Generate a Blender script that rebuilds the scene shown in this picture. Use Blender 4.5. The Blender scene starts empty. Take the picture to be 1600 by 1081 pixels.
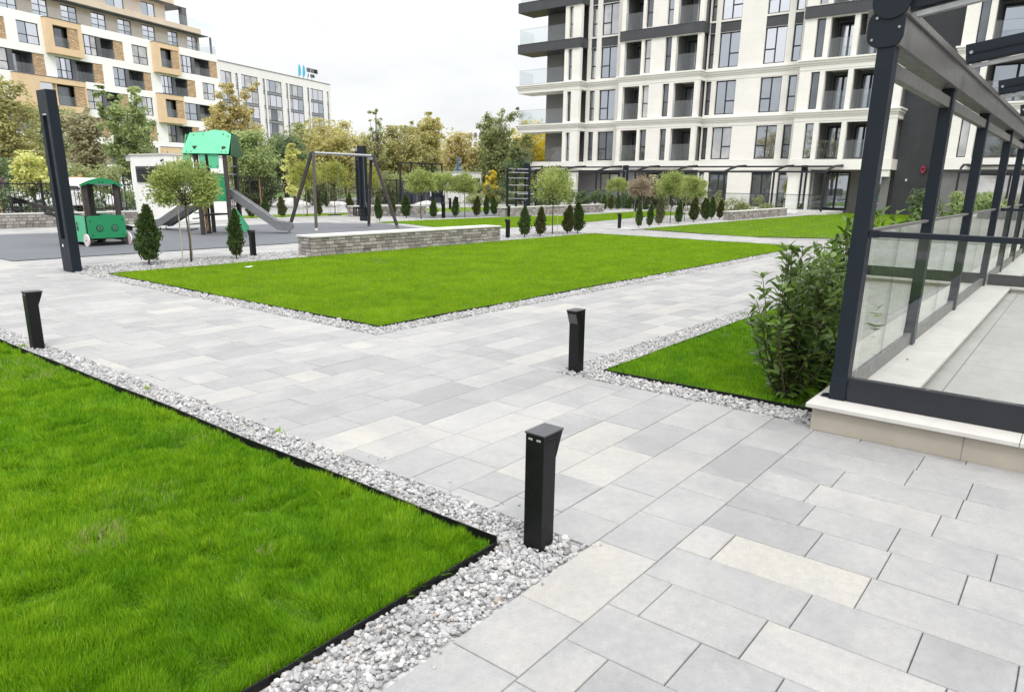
import bpy, math, random
import numpy as np
from mathutils import Vector, Matrix

scene = bpy.context.scene
COL = scene.collection
R = math.radians

# ------------------------------------------------------------------ camera
PITCH, ROLL, YAW, CAMH = R(-15.61), R(0.786), R(38.28), 1.6
fw = Vector((math.cos(PITCH)*math.cos(YAW), math.cos(PITCH)*math.sin(YAW), math.sin(PITCH)))
rt = fw.cross(Vector((0, 0, 1))).normalized()
up = rt.cross(fw)
r2 = rt*math.cos(ROLL) + up*math.sin(ROLL)
u2 = -rt*math.sin(ROLL) + up*math.cos(ROLL)
cd = bpy.data.cameras.new("camera")
cam = bpy.data.objects.new("camera", cd)
COL.objects.link(cam)
M = Matrix((r2, u2, -fw)).transposed().to_4x4()
M.translation = Vector((0, 0, CAMH))
cam.matrix_world = M
cd.sensor_fit = 'HORIZONTAL'
cd.sensor_width = 36.0
cd.lens = 36.0*1113.8/1600.0
cd.shift_y = 57.5/1600.0
cd.clip_start = 0.05
cd.clip_end = 3000
scene.camera = cam

# ------------------------------------------------------------------ sky, sun, exposure
SUN_EL, SUN_AZ = R(52), R(232)          # azimuth of the sun measured from +X towards +Y
w = bpy.data.worlds.new("World")
scene.world = w
w.use_nodes = True
nt = w.node_tree
nt.nodes.clear()
N = nt.nodes.new
out = N('ShaderNodeOutputWorld')
bg = N('ShaderNodeBackground')
sky = N('ShaderNodeTexSky')
sky.sky_type = 'NISHITA'
sky.sun_disc = False
sky.sun_elevation = SUN_EL
sky.sun_rotation = R(90) - SUN_AZ
tc = N('ShaderNodeTexCoord')
sep = N('ShaderNodeSeparateXYZ')
nt.links.new(tc.outputs['Generated'], sep.inputs[0])
# overcast layer: three times brighter overhead than at the horizon, broken by soft cloud
grad = N('ShaderNodeMapRange')
grad.inputs['From Min'].default_value = 0.0
grad.inputs['From Max'].default_value = 0.95
grad.inputs['To Min'].default_value = 5.8
grad.inputs['To Max'].default_value = 22.0
pw = N('ShaderNodeMath')
pw.operation = 'POWER'
pw.use_clamp = True
pw.inputs[1].default_value = 1.5
nt.links.new(sep.outputs['Z'], pw.inputs[0])
nt.links.new(pw.outputs[0], grad.inputs['Value'])
mp = N('ShaderNodeMapping')
mp.inputs['Scale'].default_value = (2.2, 2.2, 7.0)
nt.links.new(tc.outputs['Generated'], mp.inputs['Vector'])
no = N('ShaderNodeTexNoise')
no.inputs['Scale'].default_value = 1.6
no.inputs['Detail'].default_value = 5.0
no.inputs['Roughness'].default_value = 0.55
nt.links.new(mp.outputs[0], no.inputs['Vector'])
cr = N('ShaderNodeMapRange')
cr.inputs['From Min'].default_value = 0.35
cr.inputs['From Max'].default_value = 0.65
cr.inputs['To Min'].default_value = 0.885
cr.inputs['To Max'].default_value = 1.05
nt.links.new(no.outputs['Fac'], cr.inputs['Value'])
mul = N('ShaderNodeMath')
mul.operation = 'MULTIPLY'
nt.links.new(grad.outputs[0], mul.inputs[0])
nt.links.new(cr.outputs[0], mul.inputs[1])
tint = N('ShaderNodeMix')
tint.data_type = 'RGBA'
tint.inputs[6].default_value = (0.98, 0.99, 1.015, 1)
tint.inputs[7].default_value = (1.0, 0.998, 0.995, 1)
nt.links.new(cr.outputs[0], tint.inputs[0])
vm = N('ShaderNodeVectorMath')
vm.operation = 'SCALE'
nt.links.new(tint.outputs[2], vm.inputs[0])
nt.links.new(mul.outputs[0], vm.inputs['Scale'])
mx = N('ShaderNodeMix')
mx.data_type = 'RGBA'
mx.inputs[0].default_value = 0.90
nt.links.new(sky.outputs[0], mx.inputs[6])
nt.links.new(vm.outputs[0], mx.inputs[7])
nt.links.new(mx.outputs[2], bg.inputs['Color'])
bg.inputs['Strength'].default_value = 0.10
nt.links.new(bg.outputs[0], out.inputs['Surface'])

sd = bpy.data.lights.new("sun", 'SUN')
sd.energy = 1.3
sd.angle = R(14)
sd.color = (1.0, 0.965, 0.92)
sun = bpy.data.objects.new("sun", sd)
COL.objects.link(sun)
sdir = Vector((math.cos(SUN_EL)*math.cos(SUN_AZ), math.cos(SUN_EL)*math.sin(SUN_AZ), math.sin(SUN_EL)))
sun.rotation_euler = (-sdir).to_track_quat('-Z', 'Y').to_euler()
sun.location = (0, 0, 60)

scene.view_settings.view_transform = 'Standard'
scene.view_settings.look = 'None'
scene.view_settings.exposure = 0.68
scene.view_settings.gamma = 1.0
scene.render.film_transparent = False
scene.cycles.max_bounces = 8
scene.cycles.transparent_max_bounces = 24
scene.cycles.use_denoising = True

# ------------------------------------------------------------------ helpers
RNG = np.random.default_rng(7)
random.seed(7)


def vnoise(x, y, scale, seed=0):
    "smooth value noise 0..1 on the plane"
    rg = np.random.default_rng(seed)
    t = rg.random((64, 64))
    x = np.asarray(x)*scale + 13.7
    y = np.asarray(y)*scale + 5.3
    xi = np.floor(x).astype(int); yi = np.floor(y).astype(int)
    fx = x-xi; fy = y-yi
    fx = fx*fx*(3-2*fx); fy = fy*fy*(3-2*fy)
    g = lambda a, b: t[a % 64, b % 64]
    return (g(xi, yi)*(1-fx)+g(xi+1, yi)*fx)*(1-fy)+(g(xi, yi+1)*(1-fx)+g(xi+1, yi+1)*fx)*fy


def tag(o, label=None, cat=None, group=None, kind=None):
    if label: o['label'] = label
    if cat: o['category'] = cat
    if group: o['group'] = group
    if kind: o['kind'] = kind
    return o


def thing(name, label, cat, loc=(0, 0, 0), rz=0.0, group=None):
    o = bpy.data.objects.new(name, None)
    o.empty_display_size = 0.2
    COL.objects.link(o)
    o.location = loc
    o.rotation_euler = (0, 0, rz)
    return tag(o, label, cat, group)


def link(name, me, mats, parent=None, loc=None):
    for m in (mats if isinstance(mats, (list, tuple)) else [mats]):
        me.materials.append(m)
    o = bpy.data.objects.new(name, me)
    COL.objects.link(o)
    if parent is not None: o.parent = parent
    if loc is not None: o.location = loc
    return o


def np_mesh(name, verts, faces, mats, parent=None, tint=None, smooth=False, loc=None, mid=None):
    "verts (N,3); faces (M,k) with one k for all"
    me = bpy.data.meshes.new(name)
    verts = np.ascontiguousarray(verts, dtype=np.float32)
    faces = np.ascontiguousarray(faces, dtype=np.int32)
    m, k = faces.shape
    me.vertices.add(len(verts))
    me.vertices.foreach_set('co', verts.ravel())
    me.loops.add(m*k)
    me.loops.foreach_set('vertex_index', faces.ravel())
    me.polygons.add(m)
    me.polygons.foreach_set('loop_start', np.arange(0, m*k, k, dtype=np.int32))
    me.polygons.foreach_set('loop_total', np.full(m, k, dtype=np.int32))
    me.polygons.foreach_set('use_smooth', np.full(m, smooth, dtype=bool))
    if mid is not None:
        me.polygons.foreach_set('material_index', np.ascontiguousarray(mid, dtype=np.int32))
    if tint is not None:
        a = me.attributes.new('tint', 'FLOAT', 'POINT')
        a.data.foreach_set('value', np.ascontiguousarray(tint, dtype=np.float32))
    me.update(calc_edges=True)
    return link(name, me, mats, parent, loc)


class MB:
    "collects simple shapes and links them as one mesh object"
    def __init__(s, off=(0, 0, 0)):
        s.v = []; s.f = []; s.m = []; s.t = []; s.off = Vector(off); s.tv = 0.5; s.mi = 0; s.sh = []

    def add(s, vs, fs):
        b = len(s.v); s.sh.append((b, len(s.f)))
        for p in vs:
            s.v.append(tuple(Vector(p)-s.off)); s.t.append(s.tv)
        for f in fs:
            s.f.append([b+i for i in f]); s.m.append(s.mi)
        return s

    BF = [(0, 3, 2, 1), (4, 5, 6, 7), (0, 1, 5, 4), (1, 2, 6, 5), (2, 3, 7, 6), (3, 0, 4, 7)]

    def box(s, x0, x1, y0, y1, z0, z1):
        return s.add([(x0, y0, z0), (x1, y0, z0), (x1, y1, z0), (x0, y1, z0), (x0, y0, z1), (x1, y0, z1), (x1, y1, z1), (x0, y1, z1)], MB.BF)

    def bar(s, p0, p1, a, b, upv=(0, 0, 1), roll=0):
        "square bar from p0 to p1, a wide (sideways) and b deep (towards upv)"
        p0 = Vector(p0); p1 = Vector(p1); d = (p1-p0).normalized(); u = Vector(upv)
        if abs(d.dot(u)) > 0.98: u = Vector((0, 1, 0))
        sx = d.cross(u).normalized(); uy = sx.cross(d).normalized()
        if roll:
            c, q = math.cos(roll), math.sin(roll)
            sx, uy = sx*c+uy*q, uy*c-sx*q
        vs = []
        for p in (p0, p1):
            for i, j in ((-1, -1), (1, -1), (1, 1), (-1, 1)):
                vs.append(p+sx*(i*a/2)+uy*(j*b/2))
        return s.add(vs, MB.BF)

    def tube(s, pts, r, n=8, caps=True):
        pts = [Vector(p) for p in pts]
        rs = r if isinstance(r, (list, tuple)) else [r]*len(pts)
        vs = []; ref = Vector((0.31, 0.27, 0.91))
        for i, p in enumerate(pts):
            d = (pts[min(i+1, len(pts)-1)]-pts[max(i-1, 0)]).normalized()
            a = d.cross(ref)
            if a.length < 1e-3: a = d.cross(Vector((1, 0, 0)))
            a.normalize(); b = d.cross(a)
            for k in range(n):
                t = 2*math.pi*k/n
                vs.append(p+a*(math.cos(t)*rs[i])+b*(math.sin(t)*rs[i]))
        fs = []
        for i in range(len(pts)-1):
            for k in range(n):
                fs.append((i*n+k, i*n+(k+1) % n, (i+1)*n+(k+1) % n, (i+1)*n+k))
        if caps:
            fs.append(tuple(range(n-1, -1, -1))); fs.append(tuple(range((len(pts)-1)*n, len(pts)*n)))
        return s.add(vs, fs)

    def prism(s, poly, ext):
        "poly: list of 3D points, extruded by ext"
        n = len(poly); e = Vector(ext)
        vs = [Vector(p) for p in poly]+[Vector(p)+e for p in poly]
        fs = [tuple(range(n-1, -1, -1)), tuple(range(n, 2*n))]
        fs += [(i, (i+1) % n, n+(i+1) % n, n+i) for i in range(n)]
        return s.add(vs, fs)

    def disc(s, c, axis, r, h, n=20):
        c = Vector(c); a = Vector(axis).normalized()
        return s.tube([c-a*h/2, c+a*h/2], r, n)

    def build(s, name, mats, parent=None, bevel=0.0, smooth=False, seg=2):
        me = bpy.data.meshes.new(name)
        me.from_pydata(s.v, [], s.f)
        me.polygons.foreach_set('material_index', s.m)
        if smooth: me.polygons.foreach_set('use_smooth', [True]*len(s.f))
        a = me.attributes.new('tint', 'FLOAT', 'POINT')
        a.data.foreach_set('value', s.t)
        me.update()
        bm_fix(me)
        o = link(name, me, mats, parent)
        if bevel:
            md = o.modifiers.new('bevel', 'BEVEL')
            md.width = bevel; md.segments = seg; md.limit_method = 'ANGLE'; md.angle_limit = R(30)
        return o

    def build_each(s, name, mats, parent=None, per=1, **kw):
        "every shape (or every run of `per` shapes) becomes a part of its own"
        out_ = []
        for i in range(0, len(s.sh), per):
            v0, f0 = s.sh[i]; v1, f1 = s.sh[i+per] if i+per < len(s.sh) else (len(s.v), len(s.f))
            m = MB(); m.v = s.v[v0:v1]; m.t = s.t[v0:v1]; m.f = [[k-v0 for k in f] for f in s.f[f0:f1]]; m.m = s.m[f0:f1]
            out_.append(m.build(name, mats, parent, **kw))
        return out_


import bmesh


def bm_fix(me):
    bm = bmesh.new(); bm.from_mesh(me)
    bmesh.ops.recalc_face_normals(bm, faces=bm.faces)
    bm.to_mesh(me); bm.free()


def copy_tree(o, parent=None):
    c = o.copy(); COL.objects.link(c); c.parent = parent
    for ch in list(o.children): copy_tree(ch, c)
    return c


# ------------------------------------------------------------------ materials
def nodes(name):
    m = bpy.data.materials.new(name); m.use_nodes = True
    t = m.node_tree; t.nodes.clear()
    o = t.nodes.new('ShaderNodeOutputMaterial')
    return m, t, o


def mixcol(t, fac, a, b, mode='MIX'):
    n = t.nodes.new('ShaderNodeMix'); n.data_type = 'RGBA'; n.blend_type = mode
    for i, x in ((0, fac), (6, a), (7, b)):
        if isinstance(x, (int, float)): n.inputs[i].default_value = x
        elif isinstance(x, tuple): n.inputs[i].default_value = x if len(x) == 4 else (*x, 1)
        else: t.links.new(x, n.inputs[i])
    return n.outputs[2]


def noise(t, scale, detail=4, rough=0.55, co='Object', dist=0.0, sc=None):
    c = t.nodes.new('ShaderNodeTexCoord'); n = t.nodes.new('ShaderNodeTexNoise')
    n.inputs['Scale'].default_value = scale; n.inputs['Detail'].default_value = detail
    n.inputs['Roughness'].default_value = rough; n.inputs['Distortion'].default_value = dist
    v = c.outputs[co]
    if sc:
        mp = t.nodes.new('ShaderNodeMapping'); mp.inputs['Scale'].default_value = sc
        t.links.new(v, mp.inputs['Vector']); v = mp.outputs[0]
    t.links.new(v, n.inputs['Vector'])
    return n.outputs['Fac']


def ramp(t, x, a, b, lo=0.0, hi=1.0):
    n = t.nodes.new('ShaderNodeMapRange')
    t.links.new(x, n.inputs['Value'])
    for k, v in (('From Min', a), ('From Max', b), ('To Min', lo), ('To Max', hi)): n.inputs[k].default_value = v
    return n.outputs[0]


def attr(t, name='tint'):
    n = t.nodes.new('ShaderNodeAttribute'); n.attribute_name = name
    return n.outputs['Fac']


def principled(t, out_, col, rough=0.6, metal=0.0, spec=0.5, bump=None, bstr=0.2, bdist=0.01):
    p = t.nodes.new('ShaderNodeBsdfPrincipled')
    if isinstance(col, tuple): p.inputs['Base Color'].default_value = (*col[:3], 1)
    else: t.links.new(col, p.inputs['Base Color'])
    if isinstance(rough, (int, float)): p.inputs['Roughness'].default_value = rough
    else: t.links.new(rough, p.inputs['Roughness'])
    p.inputs['Metallic'].default_value = metal
    p.inputs['Specular IOR Level'].default_value = spec
    if bump is not None:
        b = t.nodes.new('ShaderNodeBump'); b.inputs['Strength'].default_value = bstr; b.inputs['Distance'].default_value = bdist
        t.links.new(bump, b.inputs['Height']); t.links.new(b.outputs[0], p.inputs['Normal'])
    t.links.new(p.outputs[0], out_.inputs['Surface'])
    return p


def mat(name, col, rough=0.6, var=0.10, scale=3.0, metal=0.0, spec=0.5, bump=0.0, bscale=40.0, bdist=0.01):
    m, t, o = nodes(name)
    f = ramp(t, noise(t, scale, 5), 0.3, 0.7)
    a = tuple(c*(1-var) for c in col); b = tuple(min(1, c*(1+var)) for c in col)
    c = mixcol(t, f, a, b)
    r = ramp(t, noise(t, scale*3.1, 4), 0.3, 0.7, max(0.02, rough-0.07), min(1, rough+0.07))
    principled(t, o, c, r, metal, spec, noise(t, bscale, 4) if bump else None, bump, bdist)
    return m


def leaf(name, a, b, trans=0.30, spec=0.35, rough=0.5):
    m, t, o = nodes(name)
    c = mixcol(t, attr(t), a, b)
    p = t.nodes.new('ShaderNodeBsdfPrincipled')
    t.links.new(c, p.inputs['Base Color']); p.inputs['Roughness'].default_value = rough
    p.inputs['Specular IOR Level'].default_value = spec
    tr = t.nodes.new('ShaderNodeBsdfTranslucent'); t.links.new(c, tr.inputs['Color'])
    ms = t.nodes.new('ShaderNodeMixShader'); ms.inputs[0].default_value = trans
    t.links.new(p.outputs[0], ms.inputs[1]); t.links.new(tr.outputs[0], ms.inputs[2])
    t.links.new(ms.outputs[0], o.inputs['Surface'])
    return m


def brickmat(name, ca, cb, mortar, bw, bh, rough=0.7, axes='XZ', msize=0.01, var=0.06, vscale=0.8, off=0.5, bump=0.0):
    m, t, o = nodes(name)
    c = t.nodes.new('ShaderNodeTexCoord')
    sp = t.nodes.new('ShaderNodeSeparateXYZ'); t.links.new(c.outputs['Object'], sp.inputs[0])
    cb_ = t.nodes.new('ShaderNodeCombineXYZ')
    t.links.new(sp.outputs[axes[0]], cb_.inputs[0]); t.links.new(sp.outputs[axes[1]], cb_.inputs[1])
    br = t.nodes.new('ShaderNodeTexBrick')
    t.links.new(cb_.outputs[0], br.inputs['Vector'])
    br.inputs['Scale'].default_value = 1.0
    br.inputs['Brick Width'].default_value = bw; br.inputs['Row Height'].default_value = bh
    br.inputs['Mortar Size'].default_value = msize; br.inputs['Mortar Smooth'].default_value = 0.1
    br.offset = off
    br.inputs['Color1'].default_value = (*ca, 1); br.inputs['Color2'].default_value = (*cb, 1)
    br.inputs['Mortar'].default_value = (*mortar, 1)
    f = ramp(t, noise(t, vscale, 6, 0.6), 0.3, 0.7, 1-var, 1+var)
    vm = t.nodes.new('ShaderNodeVectorMath'); vm.operation = 'SCALE'
    t.links.new(br.outputs['Color'], vm.inputs[0]); t.links.new(f, vm.inputs['Scale'])
    principled(t, o, vm.outputs[0], rough, 0, 0.4, noise(t, 60, 4) if bump else None, bump, 0.01)
    return m


def glassmat(name, tintc=(0.965, 0.98, 0.972), boost=1.0, pw_=5.0):
    "clear pane: transparent with Fresnel reflection"
    m, t, o = nodes(name)
    lw = t.nodes.new('ShaderNodeLayerWeight'); lw.inputs['Blend'].default_value = 0.5
    p5 = t.nodes.new('ShaderNodeMath'); p5.operation = 'POWER'; p5.inputs[1].default_value = pw_
    t.links.new(lw.outputs['Facing'], p5.inputs[0])
    mu = t.nodes.new('ShaderNodeMath'); mu.operation = 'MULTIPLY_ADD'; mu.use_clamp = True
    t.links.new(p5.outputs[0], mu.inputs[0]); mu.inputs[1].default_value = 0.96; mu.inputs[2].default_value = 0.04*boost
    tr = t.nodes.new('ShaderNodeBsdfTransparent'); tr.inputs['Color'].default_value = (*tintc, 1)
    gl = t.nodes.new('ShaderNodeBsdfGlossy'); gl.inputs['Roughness'].default_value = 0.01
    gl.inputs['Color'].default_value = (0.99, 1.0, 0.995, 1)
    ms = t.nodes.new('ShaderNodeMixShader')
    t.links.new(mu.outputs[0], ms.inputs[0]); t.links.new(tr.outputs[0], ms.inputs[1]); t.links.new(gl.outputs[0], ms.inputs[2])
    t.links.new(ms.outputs[0], o.inputs['Surface'])
    return m


def windowmat(name, refl=0.5, tintc=(0.80, 0.86, 0.95), inside=(0.03, 0.033, 0.038)):
    "coated window glass over a dim room: part mirror, part dark; each pane slightly warped"
    m, t, o = nodes(name)
    d = t.nodes.new('ShaderNodeBsdfPrincipled')
    c = mixcol(t, ramp(t, noise(t, 0.6, 2), 0.4, 0.6), inside, tuple(x*2.2 for x in inside))
    t.links.new(c, d.inputs['Base Color']); d.inputs['Roughness'].default_value = 0.6
    g = t.nodes.new('ShaderNodeBsdfGlossy'); g.inputs['Roughness'].default_value = 0.015
    g.inputs['Color'].default_value = (*tintc, 1)
    b = t.nodes.new('ShaderNodeBump'); b.inputs['Strength'].default_value = 0.12; b.inputs['Distance'].default_value = 0.02
    t.links.new(noise(t, 0.7, 2), b.inputs['Height']); t.links.new(b.outputs[0], g.inputs['Normal'])
    ms = t.nodes.new('ShaderNodeMixShader'); ms.inputs[0].default_value = refl
    t.links.new(d.outputs[0], ms.inputs[1]); t.links.new(g.outputs[0], ms.inputs[2])
    t.links.new(ms.outputs[0], o.inputs['Surface'])
    return m


MT = {}
MT['black'] = mat('black_powder_coat', (0.0045, 0.0048, 0.006), 0.45, 0.15, 6, spec=0.3)
MT['slate'] = mat('slate_blue_powder_coat', (0.0075, 0.0125, 0.020), 0.5, 0.12, 5, spec=0.28)
MT['anthracite'] = mat('anthracite_frame', (0.016, 0.018, 0.023), 0.5, 0.12, 4, spec=0.35)
MT['taupe'] = mat('grey_aluminium', (0.145, 0.14, 0.136), 0.42, 0.08, 4, metal=0.3)
MT['steel'] = mat('galvanised_steel', (0.34, 0.35, 0.36), 0.42, 0.15, 9, metal=0.6)
MT['slide'] = mat('slide_grey', (0.17, 0.175, 0.185), 0.42, 0.10, 5, metal=0.25)
MT['greywood'] = mat('dark_weathered_beam', (0.040, 0.034, 0.033), 0.75, 0.25, 7, bump=0.25, bscale=30)
MT['green'] = mat('green_panel', (0.012, 0.215, 0.085), 0.38, 0.06, 2)
MT['mint'] = mat('mint_panel', (0.085, 0.44, 0.235), 0.42, 0.05, 2)
MT['darkgreen'] = mat('dark_green_panel', (0.006, 0.085, 0.035), 0.4, 0.06, 2)
MT['pinkwhite'] = mat('pale_wheel', (0.62, 0.55, 0.55), 0.5, 0.05, 5)
MT['white'] = mat('white_paint', (0.76, 0.76, 0.75), 0.5, 0.04, 2)
MT['coping'] = mat('pale_coping_stone', (0.50, 0.488, 0.462), 0.5, 0.06, 6, bump=0.08, bscale=90)
MT['plinth'] = mat('beige_plinth_tile', (0.335, 0.305, 0.252), 0.55, 0.09, 3, bump=0.06, bscale=70)
MT['soil'] = mat('lawn_soil', (0.07, 0.12, 0.018), 0.95, 0.35, 9, bump=0.5, bscale=30)
MT['bark'] = mat('bark', (0.085, 0.066, 0.05), 0.9, 0.3, 9, bump=0.5, bscale=30)
MT['palebark'] = mat('pale_bark', (0.16, 0.14, 0.115), 0.9, 0.3, 9, bump=0.4, bscale=30)
MT['stake'] = mat('bamboo_stake', (0.36, 0.33, 0.25), 0.7, 0.2, 8)
MT['timber'] = mat('timber_stake', (0.42, 0.27, 0.14), 0.8, 0.2, 6)
MT['glass'] = glassmat('balustrade_glass', (0.955, 0.968, 0.962), 1.3, 3.3)
MT['balglass'] = glassmat('balcony_glass', (0.93, 0.95, 0.955), 1.5)
MT['win'] = windowmat('window_glass', 0.52)
MT['winbright'] = windowmat('bright_window_glass', 0.80, (0.90, 0.915, 0.97))
MT['windark'] = windowmat('dark_window_glass', 0.16, (0.75, 0.82, 0.9))
MT['wincurtain'] = windowmat('curtained_window_glass', 0.34, (0.84, 0.88, 0.95), (0.22, 0.21, 0.195))
MT['winmid'] = windowmat('half_bright_window_glass', 0.42, (0.80, 0.86, 0.95), (0.05, 0.05, 0.055))
MT['red'] = mat('red_enamel', (0.34, 0.03, 0.07), 0.4, 0.05, 3)
MT['cyan'] = mat('cyan_sign', (0.08, 0.42, 0.62), 0.4, 0.05, 3)
MT['dot'] = mat('dark_bolt', (0.02, 0.05, 0.035), 0.4, 0.05, 3)
MT['tyre'] = mat('rubber_tyre', (0.02, 0.02, 0.022), 0.8, 0.2, 12)
MT['carwhite'] = mat('car_paint_white', (0.74, 0.75, 0.77), 0.25, 0.02, 1)

# ================================================================== GROUND
def sheet(name, rects, z, m, kind='structure', label=None):
    b = MB()
    for x0, x1, y0, y1 in rects:
        b.add([(x0, y0, z), (x1, y0, z), (x1, y1, z), (x0, y1, z)], [(0, 1, 2, 3)])
    o = b.build(name, m)
    o['kind'] = kind
    if label: o['label'] = label
    return o


MT['earth'] = mat('far_earth', (0.10, 0.115, 0.05), 0.95, 0.3, 0.08)
MT['joint'] = mat('joint_sand', (0.21, 0.205, 0.19), 0.95, 0.3, 12)
sheet('ground', [(-600, 900, -600, 900)], -0.09, MT['earth'])
sheet('paving_bed', [(-12, 66, -9, 60)], -0.0155, MT['joint'])

# ---- paving slabs, each with its own chamfer and tone
def paver_material():
    m, t, o = nodes('paving_slab')
    # each slab gets its own piece of the cloudy two-tone mix
    c = t.nodes.new('ShaderNodeTexCoord'); big_ = t.nodes.new('ShaderNodeTexNoise'); big_.noise_dimensions = '4D'
    big_.inputs['Scale'].default_value = 2.3; big_.inputs['Detail'].default_value = 7; big_.inputs['Roughness'].default_value = 0.62; big_.inputs['Distortion'].default_value = 0.8
    t.links.new(c.outputs['Object'], big_.inputs['Vector'])
    wm = t.nodes.new('ShaderNodeMath'); wm.operation = 'MULTIPLY'; wm.inputs[1].default_value = 97.0
    t.links.new(attr(t), wm.inputs[0]); t.links.new(wm.outputs[0], big_.inputs['W'])
    big = big_.outputs['Fac']
    fine = noise(t, 190, 3, 0.75)
    mid = noise(t, 24, 8, 0.75)
    a = t.nodes.new('ShaderNodeMath'); a.operation = 'ADD'
    t.links.new(attr(t), a.inputs[0]); t.links.new(ramp(t, big, 0.28, 0.72, -0.34, 0.34), a.inputs[1])
    cr_ = t.nodes.new('ShaderNodeValToRGB')
    el = cr_.color_ramp.elements
    el[0].position = 0.0; el[0].color = (0.228, 0.229, 0.232, 1)
    el[1].position = 1.0; el[1].color = (0.345, 0.334, 0.308, 1)
    e = el.new(0.36); e.color = (0.270, 0.270, 0.271, 1)
    e = el.new(0.66); e.color = (0.304, 0.302, 0.297, 1)
    t.links.new(a.outputs[0], cr_.inputs[0])
    s = t.nodes.new('ShaderNodeMath'); s.operation = 'MULTIPLY'
    t.links.new(ramp(t, fine, 0.25, 0.75, 0.84, 1.16), s.inputs[0]); t.links.new(ramp(t, mid, 0.3, 0.7, 0.87, 1.11), s.inputs[1])
    sc = ramp(t, noise(t, 4.0, 9, 0.78, dist=1.5), 0.62, 0.72, 0.0, 0.45)
    vm = t.nodes.new('ShaderNodeVectorMath'); vm.operation = 'SCALE'
    t.links.new(cr_.outputs[0], vm.inputs[0]); t.links.new(s.outputs[0], vm.inputs['Scale'])
    st_ = t.nodes.new('ShaderNodeMath'); st_.operation = 'MULTIPLY'
    t.links.new(ramp(t, noise(t, 0.8, 7, 0.7, dist=0.7), 0.35, 0.65, 0.91, 1.05), st_.inputs[0]); t.links.new(ramp(t, noise(t, 48, 3, 0.6), 0.66, 0.74, 1.0, 0.72), st_.inputs[1])
    st = st_.outputs[0]
    vm2 = t.nodes.new('ShaderNodeVectorMath'); vm2.operation = 'SCALE'
    t.links.new(mixcol(t, sc, vm.outputs[0], (0.40, 0.395, 0.385)), vm2.inputs[0]); t.links.new(st, vm2.inputs['Scale'])
    rough = ramp(t, mid, 0.3, 0.7, 0.48, 0.64)
    principled(t, o, vm2.outputs[0], rough, 0, 0.5, fine, 0.3, 0.004)
    return m


def pavers(name, regions, m):
    V = []; T = []
    rg = np.random.default_rng(3)
    g = 0.0017; c = 0.0024
    for (x0, x1, y0, y1, axis, lens, wid) in regions:
        if axis == 'x': a0, a1, b0, b1 = x0, x1, y0, y1
        else: a0, a1, b0, b1 = y0, y1, x0, x1
        b = b0
        while b < b1-0.02:
            bw = min(wid, b1-b)
            a = a0-rg.random()*0.5
            while a < a1:
                L = rg.choice(lens)
                s, e = max(a, a0), min(a+L, a1)
                if a1-e < 0.12: e = a1; L = e-a
                if e-s > 0.03:
                    if axis == 'x': q = (s, e, b, b+bw)
                    else: q = (b, b+bw, s, e)
                    X0, X1, Y0, Y1 = q[0]+g, q[1]-g, q[2]+g, q[3]-g
                    z = rg.normal(0, 0.0006)
                    zt = [z+rg.normal(0, 0.0005) for _ in range(4)]
                    xs = (X0, X1, X1, X0); ys = (Y0, Y0, Y1, Y1)
                    sx = (c, -c, -c, c); sy = (c, c, -c, -c)
                    V.append([(xs[i]+sx[i], ys[i]+sy[i], zt[i]) for i in range(4)] + [(xs[i], ys[i], zt[i]-0.0035) for i in range(4)] + [(xs[i], ys[i], -0.04) for i in range(4)])
                    T.append(np.clip(rg.choice([0.15, 0.32, 0.45, 0.58, 0.80], p=[.16, .28, .27, .18, .11])+rg.normal(0, .05), 0, 1))
                a += L
            b += wid
    n = len(V)
    v = np.array(V).reshape(-1, 3)
    f0 = [(0, 1, 2, 3)] + [(4+i, 4+(i+1) % 4, (i+1) % 4, i) for i in range(4)] + [(8+i, 8+(i+1) % 4, 4+(i+1) % 4, 4+i) for i in range(4)]
    f = (np.arange(n)[:, None, None]*12 + np.array(f0)[None]).reshape(-1, 4)
    o = np_mesh(name, v, f, m, tint=np.repeat(T, 12))
    o['kind'] = 'structure'
    return o


LN = [0.3, 0.4, 0.6, 0.6, 0.6, 0.75]
pavers('pavement', [
    (-4.03, 4.93, -5, 1.24, 'y', LN, 0.2967),
    (-4, 5.03, 1.24, 1.545, 'x', LN, 0.305),
    (2.55, 5.03, 1.545, 40, 'x', LN, 0.30),
    (5.03, 24.0, 3.49, 5.85, 'x', LN, 0.295),
    (24.0, 62, 3.49, 6.3, 'x', LN, 0.3),
    (21.2, 23.75, 5.85, 14.6, 'x', LN, 0.3),
    (5.03, 62, 14.62, 16.38, 'x', LN, 0.3),
    (18.3, 62, 16.38, 40, 'x', LN, 0.6),
    (5.03, 18.3, 24.1, 40, 'x', LN, 0.6),
    (-10, 2.55, 14.0, 40, 'x', LN, 0.6),
    (52.3, 62, -5, 14.6, 'x', LN, 0.6),
], paver_material())

# ---- play surface
def rubber_material():
    m, t, o = nodes('play_rubber')
    sp = noise(t, 90, 3, 0.8); big = noise(t, 0.5, 4)
    c = mixcol(t, ramp(t, sp, 0.35, 0.65), (0.070, 0.077, 0.090), (0.135, 0.143, 0.158))
    c = mixcol(t, ramp(t, big, 0.3, 0.7, 0, 0.35), c, (0.15, 0.155, 0.165))
    principled(t, o, c, 0.8, 0, 0.3, sp, 0.3, 0.005)
    return m


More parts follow.
